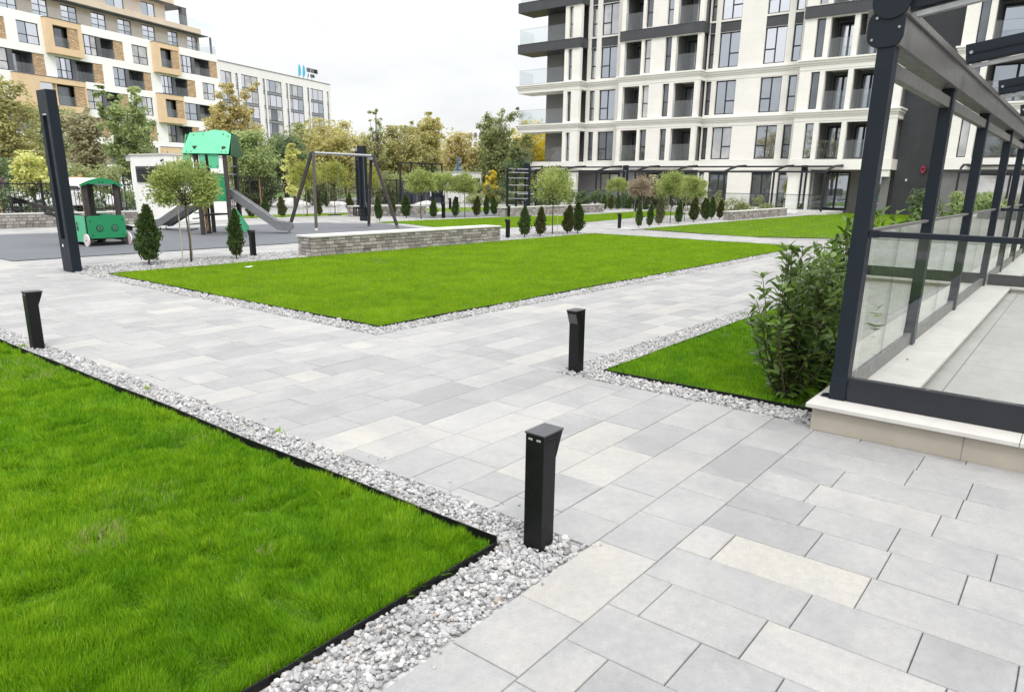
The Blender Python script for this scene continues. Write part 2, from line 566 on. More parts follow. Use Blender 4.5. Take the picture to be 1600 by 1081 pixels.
MT['rubber'] = rubber_material()
b = MB()
z = 0.012
b.add([(4.94, 16.4, z), (18.0, 16.4, z), (18.35, 18.6, z), (19.5, 21.9, z), (17.3, 24.1, z), (4.94, 24.1, z)], [(0, 1, 2, 3, 4, 5)])
tag(b.build('play_surface', MT['rubber']), kind='structure')
b = MB()
b.add([(24.0, 23.9, z), (29.5, 23.0, z), (34.5, 25.0, z), (34.0, 29, z), (29.5, 28.5, z), (24.5, 28.3, z)], [(0, 1, 2, 3, 4, 5)])
tag(b.build('far_play_surface', MT['rubber']), kind='structure')

# ---- lawns
def in_view(p, margin=0.12):
    d = p-np.array([0, 0, CAMH])
    cz = d @ np.array(fw); cx = d @ np.array(r2); cy = d @ np.array(u2)
    ok = cz > 0.2
    cz = np.where(ok, cz, 1)
    x = 800+1113.8*cx/cz; y = 598-1113.8*cy/cz
    return ok & (x > -1600*margin) & (x < 1600*(1+margin)) & (y > -1081*margin) & (y < 1081*(1+margin))


def long_grass():
    m, t, o = nodes('grass_blades')
    cr_ = t.nodes.new('ShaderNodeValToRGB'); el = cr_.color_ramp.elements
    el[0].position = 0.0; el[0].color = (0.062, 0.175, 0.005, 1)
    el[1].position = 1.0; el[1].color = (0.42, 0.37, 0.20, 1)
    for p_, c_ in ((0.40, (0.130, 0.310, 0.008, 1)), (0.82, (0.280, 0.455, 0.018, 1)), (0.95, (0.42, 0.52, 0.04, 1))):
        e = el.new(p_); e.color = c_
    t.links.new(attr(t), cr_.inputs[0])
    p = t.nodes.new('ShaderNodeBsdfPrincipled'); t.links.new(cr_.outputs[0], p.inputs['Base Color']); p.inputs['Roughness'].default_value = 0.5; p.inputs['Specular IOR Level'].default_value = 0.3
    tr = t.nodes.new('ShaderNodeBsdfTranslucent'); t.links.new(cr_.outputs[0], tr.inputs['Color'])
    ms = t.nodes.new('ShaderNodeMixShader'); ms.inputs[0].default_value = 0.45
    t.links.new(p.outputs[0], ms.inputs[1]); t.links.new(tr.outputs[0], ms.inputs[2]); t.links.new(ms.outputs[0], o.inputs['Surface'])
    return m


MT['grass'] = long_grass()
MT['grass_trim'] = leaf('trimmed_grass_blades', (0.135, 0.275, 0.008), (0.325, 0.490, 0.022), 0.48, 0.2, 0.6)


def grass(name, label, rects, n, h, wd, grow=1.0, seed=1, refd=4.0, bare=None, poly=None):
    rg = np.random.default_rng(seed)
    ar = np.array([(r[1]-r[0])*(r[3]-r[2]) for r in rects]); 
    pts = []
    got = 0
    while got < n:
        k = rg.choice(len(rects), size=400000, p=ar/ar.sum())
        rr = np.array(rects)[k]
        x = rr[:, 0]+rg.random(len(k))*(rr[:, 1]-rr[:, 0]); y = rr[:, 2]+rg.random(len(k))*(rr[:, 3]-rr[:, 2])
        d = np.hypot(x, y)
        keep = rg.random(len(k)) < np.minimum(1, (refd/d)**1.6)
        p = np.stack([x, y, np.zeros_like(x)], 1)
        keep &= in_view(p) | (rg.random(len(k)) < 0.25)
        if poly is not None:
            q = np.array(poly); c = np.zeros(len(x), bool)
            for i in range(len(q)):
                a, b2 = q[i], q[(i+1) % len(q)]
                cond = ((a[1] > y) != (b2[1] > y)) & (x < (b2[0]-a[0])*(y-a[1])/(b2[1]-a[1]+1e-9)+a[0])
                c ^= cond
            keep &= c
        if bare is not None:
            for bx, by, br in bare:
                e = np.hypot(x-bx, y-by)/br*(0.8+0.5*vnoise(x, y, 14, 9))
                keep &= rg.random(len(k)) < np.clip(e*e, 0.10, 1)
        pts.append(p[keep]); got += keep.sum()
    p = np.concatenate(pts)[:n]
    d = np.hypot(p[:, 0], p[:, 1])
    patch = vnoise(p[:, 0], p[:, 1], 2.3, 3)*0.6+vnoise(p[:, 0], p[:, 1], 7.0, 4)*0.4
    stripe = vnoise(p[:, 0]*0.25, p[:, 1], 3.0, 8)
    clump = vnoise(p[:, 0], p[:, 1], 15.0, 11)
    pit = np.clip((vnoise(p[:, 0], p[:, 1], 5.3, 31)-0.80)*7, 0, 0.75)
    hh = h*(0.50+0.50*patch+0.50*clump)*(0.7+0.6*rg.random(n))*(1-pit)
    ww = wd*(0.7+0.6*rg.random(n))*np.maximum(1, d/refd)**0.75*grow
    az = rg.random(n)*2*np.pi+0.0
    lean = np.abs(rg.normal(0.20, 0.22, n))+0.65*(rg.random(n) < 0.09)
    laz = 5.2*vnoise(p[:, 0], p[:, 1], 3.1, 5)+3.5*vnoise(p[:, 0], p[:, 1], 11.0, 6)+rg.normal(0, 1.1, n)
    dirv = np.stack([np.cos(laz)*np.sin(lean), np.sin(laz)*np.sin(lean), np.cos(lean)], 1)
    side = np.stack([np.cos(az), np.sin(az), np.zeros(n)], 1)*ww[:, None]*0.5
    p[:, 2] = 0.0
    m1 = p+dirv*(hh*0.55)[:, None]
    tip = p+dirv*hh[:, None]+np.stack([np.cos(laz), np.sin(laz), -0.5*np.ones(n)], 1)*(hh*0.22*lean)[:, None]
    v = np.stack([p-side, p+side, m1-side*0.75, m1+side*0.75, tip], 1).reshape(-1, 3)
    f = (np.arange(n)[:, None, None]*5+np.array([(0, 1, 2), (1, 3, 2), (2, 3, 4)])[None]).reshape(-1, 3)
    tint_ = np.clip(-0.02+0.48*patch+0.30*clump+0.18*stripe+rg.normal(0, 0.16, n), 0, 0.95)
    if seed == 1:
        dry = vnoise(p[:, 0], p[:, 1], 1.6, 21)
        tint_[rg.random(n) < 0.004+0.11*np.clip((dry-0.72)*4, 0, 1)] = 1.0
        if bare:
            for bx, by, br in bare: tint_[(np.hypot(p[:, 0]-bx, p[:, 1]-by) < br*1.6) & (rg.random(n) < 0.17)] = 1.0
    o = np_mesh(name, v, f, MT['grass' if seed in (1, 3) else 'grass_trim'], tint=np.repeat(tint_, 5))
    tag(o, label, 'lawn', kind='stuff')
    return o


L3P = [(24.6, 13.25), (23.7, 8.9), (25.2, 6.6), (40, 6.2), (52.2, 6.3), (52.2, 12.7), (38, 13.3)]
L4P = [(18.7, 17.0), (24.5, 16.95), (32.5, 18.1), (40.3, 18.6), (44, 22.5), (33, 21.6), (27.4, 22.5), (19.6, 22.7), (20.0, 21.3)]


def polysheet(name, poly, z, m):
    b_ = MB(); b_.add([(x, y, z) for x, y in poly], [tuple(range(len(poly)))])
    return tag(b_.build(name, m), kind='structure')


sheet('lawn_soil', [(-9, 2.268, 1.874, 14.0), (5.335, 20.95, 6.155, 13.08), (5.335, 23, 1.30, 3.155), (17.4, 29.3, 28.2, 30.5), (30, 46, 28, 33)], -0.004, MT['soil'])
polysheet('lawn_bed', L3P, 0.006, MT['soil'])
polysheet('back_lawn_bed', L4P, 0.006, MT['soil'])
grass('lawn_grass', 'lush foreground lawn of long bright green blades at the lower left', [(-4, 2.238, 1.884, 11.5)], 620000, 0.051, 0.0028, seed=1, refd=2.2, bare=[(1.12, 3.25, 0.085), (1.2, 3.32, 0.05), (2.0, 6.5, 0.07), (1.75, 3.15, 0.03), (1.55, 2.6, 0.03)])
grass('lawn_grass', 'large trimmed central lawn bordered by white gravel', [(5.345, 20.92, 6.165, 13.07)], 300000, 0.042, 0.0052, seed=2, refd=7.5)
grass('lawn_grass', 'small lawn wedge between the paved path and the laurel hedge', [(5.345, 16, 1.50, 3.145)], 90000, 0.048, 0.0042, seed=3, refd=5.5)
grass('lawn_grass', 'far right lawn running towards the cream apartment block', [(23.7, 52.2, 6.2, 13.3)], 75000, 0.045, 0.014, seed=4, refd=26, poly=L3P)
grass('lawn_grass', 'lawn strip behind the middle row of small conifers', [(18.7, 44, 16.9, 22.7)], 60000, 0.045, 0.014, seed=5, refd=26, poly=L4P)
grass('lawn_grass', 'narrow lawn strip behind the swing set and playground', [(17.4, 29.3, 28.2, 30.5), (30, 46, 28, 33)], 24000, 0.05, 0.018, seed=6, refd=34)

# ---- black metal edging
EDGE = MT['black']
def edging(label, runs, h=0.028, t_=0.005, low=()):
    b_ = MB(); hi = h
    for (x0, y0, x1, y1) in list(runs)+list(low):
        h = hi if (x0, y0, x1, y1) in runs else 0.022
        # slightly wavy strip, as laid by hand
        L = math.hypot(x1-x0, y1-y0); k = max(2, int(L/0.5)); nx, ny = -(y1-y0)/L, (x1-x0)/L
        prev = None
        for i in range(k+1):
            s = i/k; wv = 0.007*math.sin(i*1.7+x0*3)*(0 < i < k); zz = 0.004*math.sin(i*0.9+y0)
            q = (x0+(x1-x0)*s+nx*wv, y0+(y1-y0)*s+ny*wv, h/2-0.012+zz)
            if prev: b_.bar(prev, q, t_, h+0.03)
            prev = q
    o = b_.build('lawn_edging', EDGE)
    return tag(o, label, 'edging')


edging('black metal edging strip round the foreground lawn', [(2.272, 1.87, 2.272, 14)], 0.045, 0.006, [(-4, 1.87, 2.272, 1.87)])
edging('black metal edging strip round the central lawn', [(5.33, 6.15, 5.33, 13.09), (5.33, 6.15, 20.95, 6.15), (5.33, 13.09, 20.95, 13.09), (20.95, 6.15, 20.95, 13.09)], 0.014)
edging('black metal edging strip of the small lawn by the laurel hedge', [(5.33, 3.16, 20, 3.16), (5.33, 1.30, 5.33, 3.16)], 0.018, 0.006)

# ---- gravel
def ico(sub):
    bm = bmesh.new(); bmesh.ops.create_icosphere(bm, subdivisions=sub, radius=1.0)
    bm.verts.ensure_lookup_table()
    v = np.array([x.co[:] for x in bm.verts]); f = np.array([[q.index for q in fa.verts] for fa in bm.faces]); bm.free()
    return v, f


def gravel_material():
    m, t, o = nodes('marble_gravel')
    cr_ = t.nodes.new('ShaderNodeValToRGB'); el = cr_.color_ramp.elements
    el[0].position = 0.0; el[0].color = (0.30, 0.255, 0.20, 1)
    el[1].position = 1.0; el[1].color = (0.53, 0.527, 0.52, 1)
    e = el.new(0.35); e.color = (0.25, 0.25, 0.255, 1)
    e = el.new(0.93); e.color = (0.43, 0.428, 0.424, 1)
    e = el.new(0.035); e.color = (0.12, 0.12, 0.123, 1)
    t.links.new(attr(t), cr_.inputs[0])
    f = ramp(t, noise(t, 70, 4, 0.6), 0.3, 0.7, 0.86, 1.1)
    vm = t.nodes.new('ShaderNodeVectorMath'); vm.operation = 'SCALE'
    t.links.new(cr_.outputs[0], vm.inputs[0]); t.links.new(f, vm.inputs['Scale'])
    principled(t, o, vm.outputs[0], 0.7, 0, 0.35, noise(t, 220, 3), 0.25, 0.003)
    return m


MT['gravel'] = gravel_material()


def gravel_bed_material():
    m, t, o = nodes('gravel_bed')
    c = t.nodes.new('ShaderNodeTexCoord'); v = t.nodes.new('ShaderNodeTexVoronoi')
    v.inputs['Scale'].default_value = 34; t.links.new(c.outputs['Object'], v.inputs['Vector'])
    g = t.nodes.new('ShaderNodeSeparateColor'); t.links.new(v.outputs['Color'], g.inputs[0])
    col = mixcol(t, g.outputs[0], (0.22, 0.22, 0.22), (0.50, 0.497, 0.49))
    principled(t, o, col, 0.85, 0, 0.3, v.outputs['Distance'], 0.9, 0.02)
    return m


MT['gravelbed'] = gravel_bed_material()


def gravel(name, label, rects, dens, size, sub, seed):
    rg = np.random.default_rng(seed)
    bv, bf = ico(sub)
    xs = []; 
    for x0, x1, y0, y1 in rects:
        n = int((x1-x0)*(y1-y0)*dens)
        xs.append(np.stack([x0+rg.random(n)*(x1-x0), y0+rg.random(n)*(y1-y0)], 1))
    p = np.concatenate(xs); n = len(p)
    keep = in_view(np.concatenate([p, np.zeros((n, 1))], 1)) | (rg.random(n) < 0.4)
    p = p[keep]; n = len(p)
    var = [bv*(1+0.15*rg.normal(size=(len(bv), 1)))*(0.72+0.5*rg.random(3)) for _ in range(24)]
    k = rg.integers(0, 24, n)
    v = np.array(var)[k]
    q = rg.normal(size=(n, 4)); q /= np.linalg.norm(q, axis=1)[:, None]
    a, b2, c, d = q.T
    Rm = np.stack([np.stack([1-2*(c*c+d*d), 2*(b2*c-a*d), 2*(b2*d+a*c)], 1), np.stack([2*(b2*c+a*d), 1-2*(b2*b2+d*d), 2*(c*d-a*b2)], 1), np.stack([2*(b2*d-a*c), 2*(c*d+a*b2), 1-2*(b2*b2+c*c)], 1)], 1)
    v = np.einsum('nij,nkj->nki', Rm, v)
    s = size*np.exp(rg.normal(0, 0.28, n))
    v = v*s[:, None, None]
    v[..., 2] *= 0.8
    z = rg.uniform(-0.012, 0.006, n)
    v += np.concatenate([p, z[:, None]], 1)[:, None, :]
    f = (np.arange(n)[:, None, None]*len(bv)+bf[None]).reshape(-1, 3)
    tn = np.clip(rg.beta(2.6, 1.9, n), 0.06, 1); tn[rg.random(n) < 0.008] = 0.0
    o = np_mesh(name, v.reshape(-1, 3), f, MT['gravel'], tint=np.repeat(tn, len(bv)))
    tag(o, label, 'gravel', kind='stuff')
    return o


g1 = [(2.285, 2.545, 1.56, 9.8), (-0.6, 2.285, 1.56, 1.855)]
g2 = [(5.035, 21.1, 5.86, 6.14), (5.035, 5.32, 6.14, 13.1)]
g3 = [(5.04, 5.32, 1.28, 3.48), (5.32, 21, 3.17, 3.48)]
g4 = [(5.035, 21.2, 13.10, 14.6), (20.97, 21.2, 6.14, 13.1)]
sheet('gravel_bed', [(2.278, 2.55, 1.545, 14), (-4, 2.278, 1.545, 1.862)] + [(5.03, 21.2, 5.85, 6.145), (5.03, 5.325, 6.145, 14.61), (5.325, 21.2, 13.1, 14.61), (20.957, 21.2, 6.145, 13.1)]
      + [(5.03, 5.325, 1.28, 3.49), (5.325, 23.7, 3.165, 3.49)], -0.012, MT['gravelbed'])
sheet('far_gravel_bed', [(23.75, 52, 13.35, 14.6), (19.3, 30, 22.75, 24.4), (17, 29, 27.4, 28.2), (38, 46, 22.7, 25.2)], 0.008, MT['gravelbed'])
gravel('gravel', 'coarse pale marble gravel strip along the foreground lawn', [(2.285, 2.545, 1.56, 4.5), (0.2, 2.285, 1.56, 1.855)], 5200, 0.0106, 1, 11)
gravel('gravel', 'far end of the gravel strip by the leaning left bollard', [(2.285, 2.545, 4.5, 9.8)], 4200, 0.0112, 0, 12)
gravel('gravel', 'pale gravel band between the central lawn and the paving', g2, 2600, 0.0125, 0, 13)
gravel('gravel', 'pale gravel corner band of the small lawn by the laurels', [(5.04, 5.32, 1.28, 3.48), (5.32, 12, 3.17, 3.48)], 4000, 0.0115, 0, 14)
gravel('gravel', 'white gravel planting bed behind the central lawn', g4, 800, 0.017, 0, 15)

gravel('gravel', 'loose stray stones scattered on the slabs beside the gravel strips', [(2.56, 2.68, 1.5, 6), (1.0, 2.6, 1.47, 1.54), (5.0, 5.5, 3.5, 3.56), (4.93, 5.02, 1.5, 3.5), (5.03, 14, 5.77, 5.84)], 75, 0.0075, 1, 16)

# weeds in the gravel
def weed(x, y, n, h, seed, label):
    rg = np.random.default_rng(seed)
    az = rg.random(n)*6.283; ln = h*(0.5+rg.random(n)*0.7); le = 0.25+rg.random(n)*0.8
    base = np.stack([x+rg.normal(0, h*0.3, n), y+rg.normal(0, h*0.3, n), np.zeros(n)], 1)
    dv = np.stack([np.cos(az)*np.sin(le), np.sin(az)*np.sin(le), np.cos(le)], 1)
    sd_ = np.stack([-np.sin(az), np.cos(az), np.zeros(n)], 1)*0.0028
    tip = base+dv*ln[:, None]; mid = base+dv*(ln*0.5)[:, None]+[0, 0, 0.006]
    v = np.stack([base-sd_, base+sd_, mid-sd_, mid+sd_, tip], 1).reshape(-1, 3)
    f = (np.arange(n)[:, None, None]*5+np.array([(0, 1, 2), (1, 3, 2), (2, 3, 4)])[None]).reshape(-1, 3)
    o = np_mesh('weed_tuft', v-np.array([x, y, 0]), f, MT['grass'], tint=np.repeat(rg.random(n)*0.6+0.4, 5), loc=(x, y, 0))
    tag(o, label, 'weed', 'weeds in the gravel strips')


for i, (x, y, n, h, lb) in enumerate([
        (2.52, 3.95, 26, 0.07, 'small weed tuft on the edge of the nearest slabs, far half of the gravel strip'),
        (2.36, 7.95, 60, 0.06, 'yellowish weed tuft at the foot of the left bollard'),
        (2.44, 5.6, 40, 0.06, 'weed tuft in the gravel halfway to the left bollard'),
        (7.6, 6.0, 60, 0.06, 'weed tuft in the gravel near the front corner of the central lawn'),
        (9.6, 6.02, 60, 0.07, 'weed tuft along the middle of the central lawn gravel'),
        (12.3, 6.0, 60, 0.08, 'weed tuft at the far end of the central lawn gravel')]):
    n = n//2; h *= 0.8
    weed(x, y, n, h, 40+i, lb)

b = MB((7.45, 12.2, 0)); b.box(7.40, 7.50, 12.17, 12.25, 0.028, 0.034); b.box(7.44, 7.55, 12.19, 12.23, 0.035, 0.042)
tag(b.build('paper_scrap', MT['white']), 'small white scrap lying on the back edge of the central lawn', 'litter').location = (7.45, 12.2, 0)

# ================================================================== LOW STONE WALLS
def block_material():
    m, t, o = nodes('split_stone')
    n1 = noise(t, 22, 6, 0.7); n2 = noise(t, 5, 4)
    c = mixcol(t, attr(t), (0.175, 0.160, 0.150), (0.40, 0.375, 0.345))
    f = ramp(t, n1, 0.25, 0.75, 0.70, 1.22)
    vm = t.nodes.new('ShaderNodeVectorMath'); vm.operation = 'SCALE'
    t.links.new(c, vm.inputs[0]); t.links.new(f, vm.inputs['Scale'])
    principled(t, o, mixcol(t, ramp(t, n2, 0.45, 0.7, 0, 0.3), vm.outputs[0], (0.36, 0.33, 0.30)), 0.9, 0, 0.3, n1, 0.8, 0.02)
    return m


MT['block'] = block_material()
MT['mortar'] = mat('wall_core', (0.10, 0.095, 0.09), 0.95, 0.2, 8)


def stone_wall(label, x0, y0, x1, y1, th=0.5, h=0.43, rows=4, seed=0):
    L = math.hypot(x1-x0, y1-y0); rz = math.atan2(y1-y0, x1-x0)
    root = thing('stone_wall', label, 'wall', (x0, y0, 0), rz, 'low walls of split stone blocks')
    rg = random.Random(seed)
    c = MB(); c.box(0.03, L-0.03, 0.03, th-0.03, 0, h-0.01); c.build('core', MT['mortar'], root)
    bl = MB(); rh = (h-0.005)/rows
    def course(length, put):
        for r in range(rows):
            a = -0.0-(0.13 if r % 2 else 0)
            while a < length-0.01:
                l = rg.choice([0.16, 0.19, 0.22, 0.25]); s, e = max(0, a), min(length, a+l)
                if length-e < 0.06: e = length
                bl.tv = rg.random()
                put(s+0.005, e-0.005, r*rh+0.005, (r+1)*rh-0.005, rg.random()*0.014)
                a = e if e == length else a+l
    course(L, lambda s, e, za, zb, j: bl.box(s, e, -j, 0.12, za, zb))
    course(L, lambda s, e, za, zb, j: bl.box(s, e, th-0.12, th+j, za, zb))
    course(th-0.25, lambda s, e, za, zb, j: bl.box(-j, 0.13, 0.125+s, 0.125+e, za, zb))
    course(th-0.25, lambda s, e, za, zb, j: bl.box(L-0.13, L+j, 0.125+s, 0.125+e, za, zb))
    bl.build('stone_face', MT['block'], root, bevel=0.006, seg=1)
    cp = MB(); cp.box(-0.025, L+0.025, -0.025, th+0.025, h-0.004, h+0.035); cp.build('coping', MT['coping'], root, bevel=0.006)
    return root


stone_wall('low grey stone block wall with pale coping at the back edge of the central lawn', 9.68, 13.22, 16.08, 13.19, 0.56, 0.40, 5, 1)
stone_wall('long pale stone wall below the picket fence at the far left', -3, 27.25, 12.4, 27.25, 0.35, 0.42, 4, 2)
stone_wall('long low stone wall behind the play frame in the middle distance', 28.0, 22.75, 38.8, 23.6, 0.4, 0.42, 4, 3)
stone_wall('low stone wall in front of the right hand hedge and pergola', 34.4, 13.75, 43.4, 14.0, 0.4, 0.40, 4, 4)
stone_wall('short stone planter wall behind the swing set', 22.2, 27.3, 26.0, 26.1, 0.4, 0.45, 4, 5)

# ================================================================== BOLLARDS
LAMP = mat('frosted_lens', (0.50, 0.50, 0.48), 0.5, 0.03, 4)


def make_bollard():
    t_ = thing('bollard_light', '', 'bollard', group='black bollard lights along the paths')
    c = MB(); c.box(-0.048, 0.048, -0.05, 0.05, -0.02, 0.548); c.build('column', MT['black'], t_, bevel=0.003)
    v = MB(); v.prism([(0.0485, -0.0505, 0.43), (0.090, -0.0505, 0.535), (0.096, -0.0505, 0.548), (0.0485, -0.0505, 0.548)], (0, 0.101, 0)); v.build('visor', MT['black'], t_, bevel=0.002)
    p = MB(); p.add([(0.0515, -0.04, 0.43), (0.0515, 0.04, 0.43), (0.088, 0.04, 0.524), (0.088, -0.04, 0.524)], [(0, 1, 2, 3)])
    lens = MB(); lens.prism([(0.053, -0.042, 0.437), (0.0875, -0.042, 0.523), (0.0895, -0.042, 0.522), (0.055, -0.042, 0.436)], (0, 0.084, 0)); lens.build('lens', MT['slotlens'], t_)
    k = MB(); k.box(-0.052, 0.098, -0.0535, 0.0535, 0.5485, 0.556); k.build('cap_plate', MT['capgrey'], t_, bevel=0.0015)
    for sy in (-1, 1):
        for zz in (0.515, 0.535):
            s = MB(); s.box(-0.03, 0.045, sy*0.0507-0.0012, sy*0.0507+0.0012, zz-0.005, zz+0.002); s.build('vent_slot', MT['slotdark'], t_)
    for yy in (-0.022, 0.022):
        s = MB(); s.box(-0.0500, -0.0478, yy-0.011, yy+0.011, 0.522, 0.531); s.build('vent_slot', MT['slotpale'], t_)
    return t_


MT['capgrey'] = mat('bollard_cap', (0.055, 0.058, 0.066), 0.35, 0.1, 6, metal=0.2)
MT['slotlens'] = mat('bollard_lens', (0.07, 0.07, 0.07), 0.4, 0.05, 6)
MT['slotdark'] = mat('slot_dark', (0.003, 0.003, 0.003), 0.9, 0.1, 6)
MT['slotpale'] = mat('slot_pale', (0.30, 0.30, 0.29), 0.6, 0.1, 6)
B0 = make_bollard()
for i, (x, y, rz, lb) in enumerate([
        (2.41, 1.735, 0, 'black square bollard light nearest the camera, at the corner of the foreground lawn'),
        (5.17, 3.36, 180, 'black bollard light at the gravel corner of the small lawn by the laurels'),
        (2.43, 7.78, 0, 'black bollard light at the left edge beside the foreground lawn'),
        (8.83, 14.22, 90, 'black bollard light between the conifer and the near stone wall end'),
        (17.24, 13.85, 90, 'black bollard light at the right hand end of the near stone wall'),
        (24.35, 14.1, 90, 'black bollard light on the pale paving between the two conifer groups'),
        (28.2, 22.6, 90, 'small dark bollard light right of the middle row of conifers'),
        (24.6, 23.6, 90, 'small dark bollard light behind the conifer in front of the exercise frame'),
        (40.5, 22.4, 90, 'small dark bollard light at the far end of the middle stone wall'),
        (53.0, 11.0, 180, 'small dark bollard light before the glazed entrance on the right'),
        (58.0, 11.2, 180, 'small dark bollard light beside the dark wall at the right'),
        (32.7, 30.8, 180, 'left one of the dark bollard lights before the white utility hut'),
        (35.6, 32.9, 180, 'right one of the dark bollard lights before the white utility hut')]):
    o = B0 if i == 0 else copy_tree(B0)
    o.location = (x, y, 0); o.rotation_euler = (R(0.4), R(-0.3 if i == 0 else 0.8 if i == 2 else 0), R(rz))
    o['label'] = lb
    if i > 6: o.scale = (1.25, 1.25, 1.25)

# ================================================================== TALL LIGHT POSTS
def make_post():
    t_ = thing('light_post', '', 'lamp post', group='slotted dark blue light posts')
    a = MB()
    a.box(-0.08, 0.08, -0.20, 0.20, 0, 0.56); a.build('base_block', MT['slate'], t_, bevel=0.004)
    for sy in (-1, 1):
        l = MB(); l.box(-0.08, 0.08, min(sy*0.20, sy*0.085), max(sy*0.20, sy*0.085), 0.56, 2.62); l.build('upright', MT['slate'], t_, bevel=0.004)
    h = MB(); h.box(-0.08, 0.08, -0.20, 0.20, 2.62, 2.99); h.build('head_block', MT['slate'], t_, bevel=0.004)
    n = MB(); n.box(-0.075, 0.03, -0.083, 0.083, 2.595, 2.618); n.build('light_panel', LAMP, t_)
    pl = MB(); pl.box(-0.0835, -0.0795, 0.03, 0.075, 0.43, 0.47); pl.build('maker_plate', MT['white'], t_)
    return t_


L0 = make_post()
for i, (x, y, lb) in enumerate([
        (5.12, 14.0, 'tall dark blue slotted light post leaning into view at the far left'),
        (20.1, 23.85, 'dark slotted light post behind the right hand swing leg'),
        (48.0, 27.5, 'dark slotted light post before the left half of the cream apartment block'),
        (50.0, 15.3, 'dark slotted light post in front of the entrance at the right'),
        (42.2, 32.2, 'thick dark light post beside the climbing frame'),
        (23.5, 28.1, 'dark slotted light post half hidden just left of another one by the swings')]):
    o = L0 if i == 0 else copy_tree(L0)
    o.location = (x, y, 0); o['label'] = lb

# ================================================================== TERRACE, PERGOLA, BALUSTRADES
TX, TY, CZ = 4.93, 1.27, 0.19
def tile_material():
    m, t, o = nodes('terrace_tile')
    c = t.nodes.new('ShaderNodeTexCoord')
    br = t.nodes.new('ShaderNodeTexBrick'); t.links.new(c.outputs['Object'], br.inputs['Vector'])
    br.inputs['Scale'].default_value = 1; br.inputs['Brick Width'].default_value = 1.2; br.inputs['Row Height'].default_value = 0.6
    br.offset = 0.0; br.inputs['Mortar Size'].default_value = 0.004; br.inputs['Mortar Smooth'].default_value = 0
    br.inputs['Color1'].default_value = (0.345, 0.338, 0.32, 1); br.inputs['Color2'].default_value = (0.36, 0.352, 0.334, 1); br.inputs['Mortar'].default_value = (0.10, 0.095, 0.09, 1)
    f = ramp(t, noise(t, 3.5, 7, 0.65, sc=(1, 2.2, 1)), 0.3, 0.7, 0.88, 1.08)
    vm = t.nodes.new('ShaderNodeVectorMath'); vm.operation = 'SCALE'
    t.links.new(br.outputs['Color'], vm.inputs[0]); t.links.new(f, vm.inputs['Scale'])
    principled(t, o, vm.outputs[0], 0.42, 0, 0.5, noise(t, 120, 3), 0.05, 0.003)
    return m


MT['tile'] = tile_material()
ter = thing('terrace', 'raised tiled terrace with beige plinth and pale coping at the right edge', 'terrace', (TX, TY, 0))
def TB(): return MB((TX, TY, 0))
b = TB(); b.box(TX, TX+0.25, -6.0, 0.372, 0, 0.158); b.box(TX, TX+0.25, 0.378, TY, 0, 0.158); b.box(TX+0.25, 24, TY-0.25, TY-0.002, 0, 0.158)
b.build('plinth_wall', MT['plinth'], ter)
b = TB(); b.box(TX+0.001, TX+0.2, 0.3725, 0.3775, 0.0, 0.157); b.build('joint', MT['joint'], ter)
b = TB()
ys = [1.31, 0.1, -1.1, -2.3, -3.5, -4.7, -6.0]
for i in range(len(ys)-1): b.box(TX-0.035, TX+0.27, ys[i+1]+0.0015, ys[i]-0.0015, 0.159, CZ)
xs = [TX+0.2715, 6.4, 7.6, 8.8, 10.0, 11.2, 12.4, 13.6, 14.8, 16.0, 17.2, 18.4, 19.6, 20.8, 24]
for i in range(len(xs)-1): b.box(xs[i]+0.0015, xs[i+1]-0.0015, 0.78, 1.31, 0.159, CZ-0.0006)
b.build('coping', MT['coping'], ter, bevel=0.004)
b = TB(); b.box(TX+0.25, 13.1, -6, 0.90, 0.02, 0.105); b.box(13.42, 24, -6, 0.90, 0.02, 0.105); b.build('tiled_floor', MT['tile'], ter)
b = TB(); b.box(13.1, 13.42, -6, 0.775, 0.02, 0.1585); b.build('step_wall', MT['plinth'], ter)
b = TB(); b.box(13.08, 13.44, -6, 0.778, 0.159, CZ+0.001); b.build('step_coping', MT['coping'], ter, bevel=0.004)

PX = [5.155, 7.52, 10.1, 13.05, 15.5, 18.0, 20.5]
PYC = 1.165
per = thing('pergola', 'dark blue grey steel pergola with slim posts on the terrace at the right', 'pergola', (PX[0], PYC, CZ))
def PB(): return MB((PX[0], PYC, CZ))
BZ0, BZ1 = 2.43, 2.60
for i, x in enumerate(PX):
    b = PB(); b.box(x-0.06, x+0.06, PYC-0.05, PYC+0.05, CZ, BZ0-0.002); po = b.build('post', MT['slate'], per, bevel=0.003)
    b = PB(); b.box(x-0.063, x+0.063, PYC-0.053, PYC+0.053, CZ+0.0005, CZ+0.155); b.build('post_base', MT['slate'], po, bevel=0.003)
    b = PB(); b.box(x-0.035, x+0.035, PYC+0.0535, PYC+0.11, CZ+0.001, CZ+0.012); b.tube([(x, PYC+0.08, CZ+0.012), (x, PYC+0.08, CZ+0.022)], 0.012, 6); b.build('foot_plate', MT['slate'], po)
b = PB(); b.box(PX[0]-0.05, PX[-1]+0.06, PYC-0.075, PYC+0.075, BZ0, BZ1); b.build('front_beam', MT['taupe'], per, bevel=0.004)
b = PB(); b.box(PX[0]-0.05, PX[-1]+0.06, PYC-0.095, PYC+0.13, BZ1+0.001, BZ1+0.045); b.box(PX[0]-0.05, PX[-1]+0.06, PYC+0.0752, PYC+0.13, BZ0+0.04, BZ1); b.build('gutter', MT['taupe'], per, bevel=0.003)
for i in range(len(PX)-1):
    b = PB(); b.box(PX[i]+0.062, PX[i+1]-0.062, PYC-0.03, PYC+0.03, 2.275, 2.36); b.build('screen_bar', MT['taupe'], per, bevel=0.003)
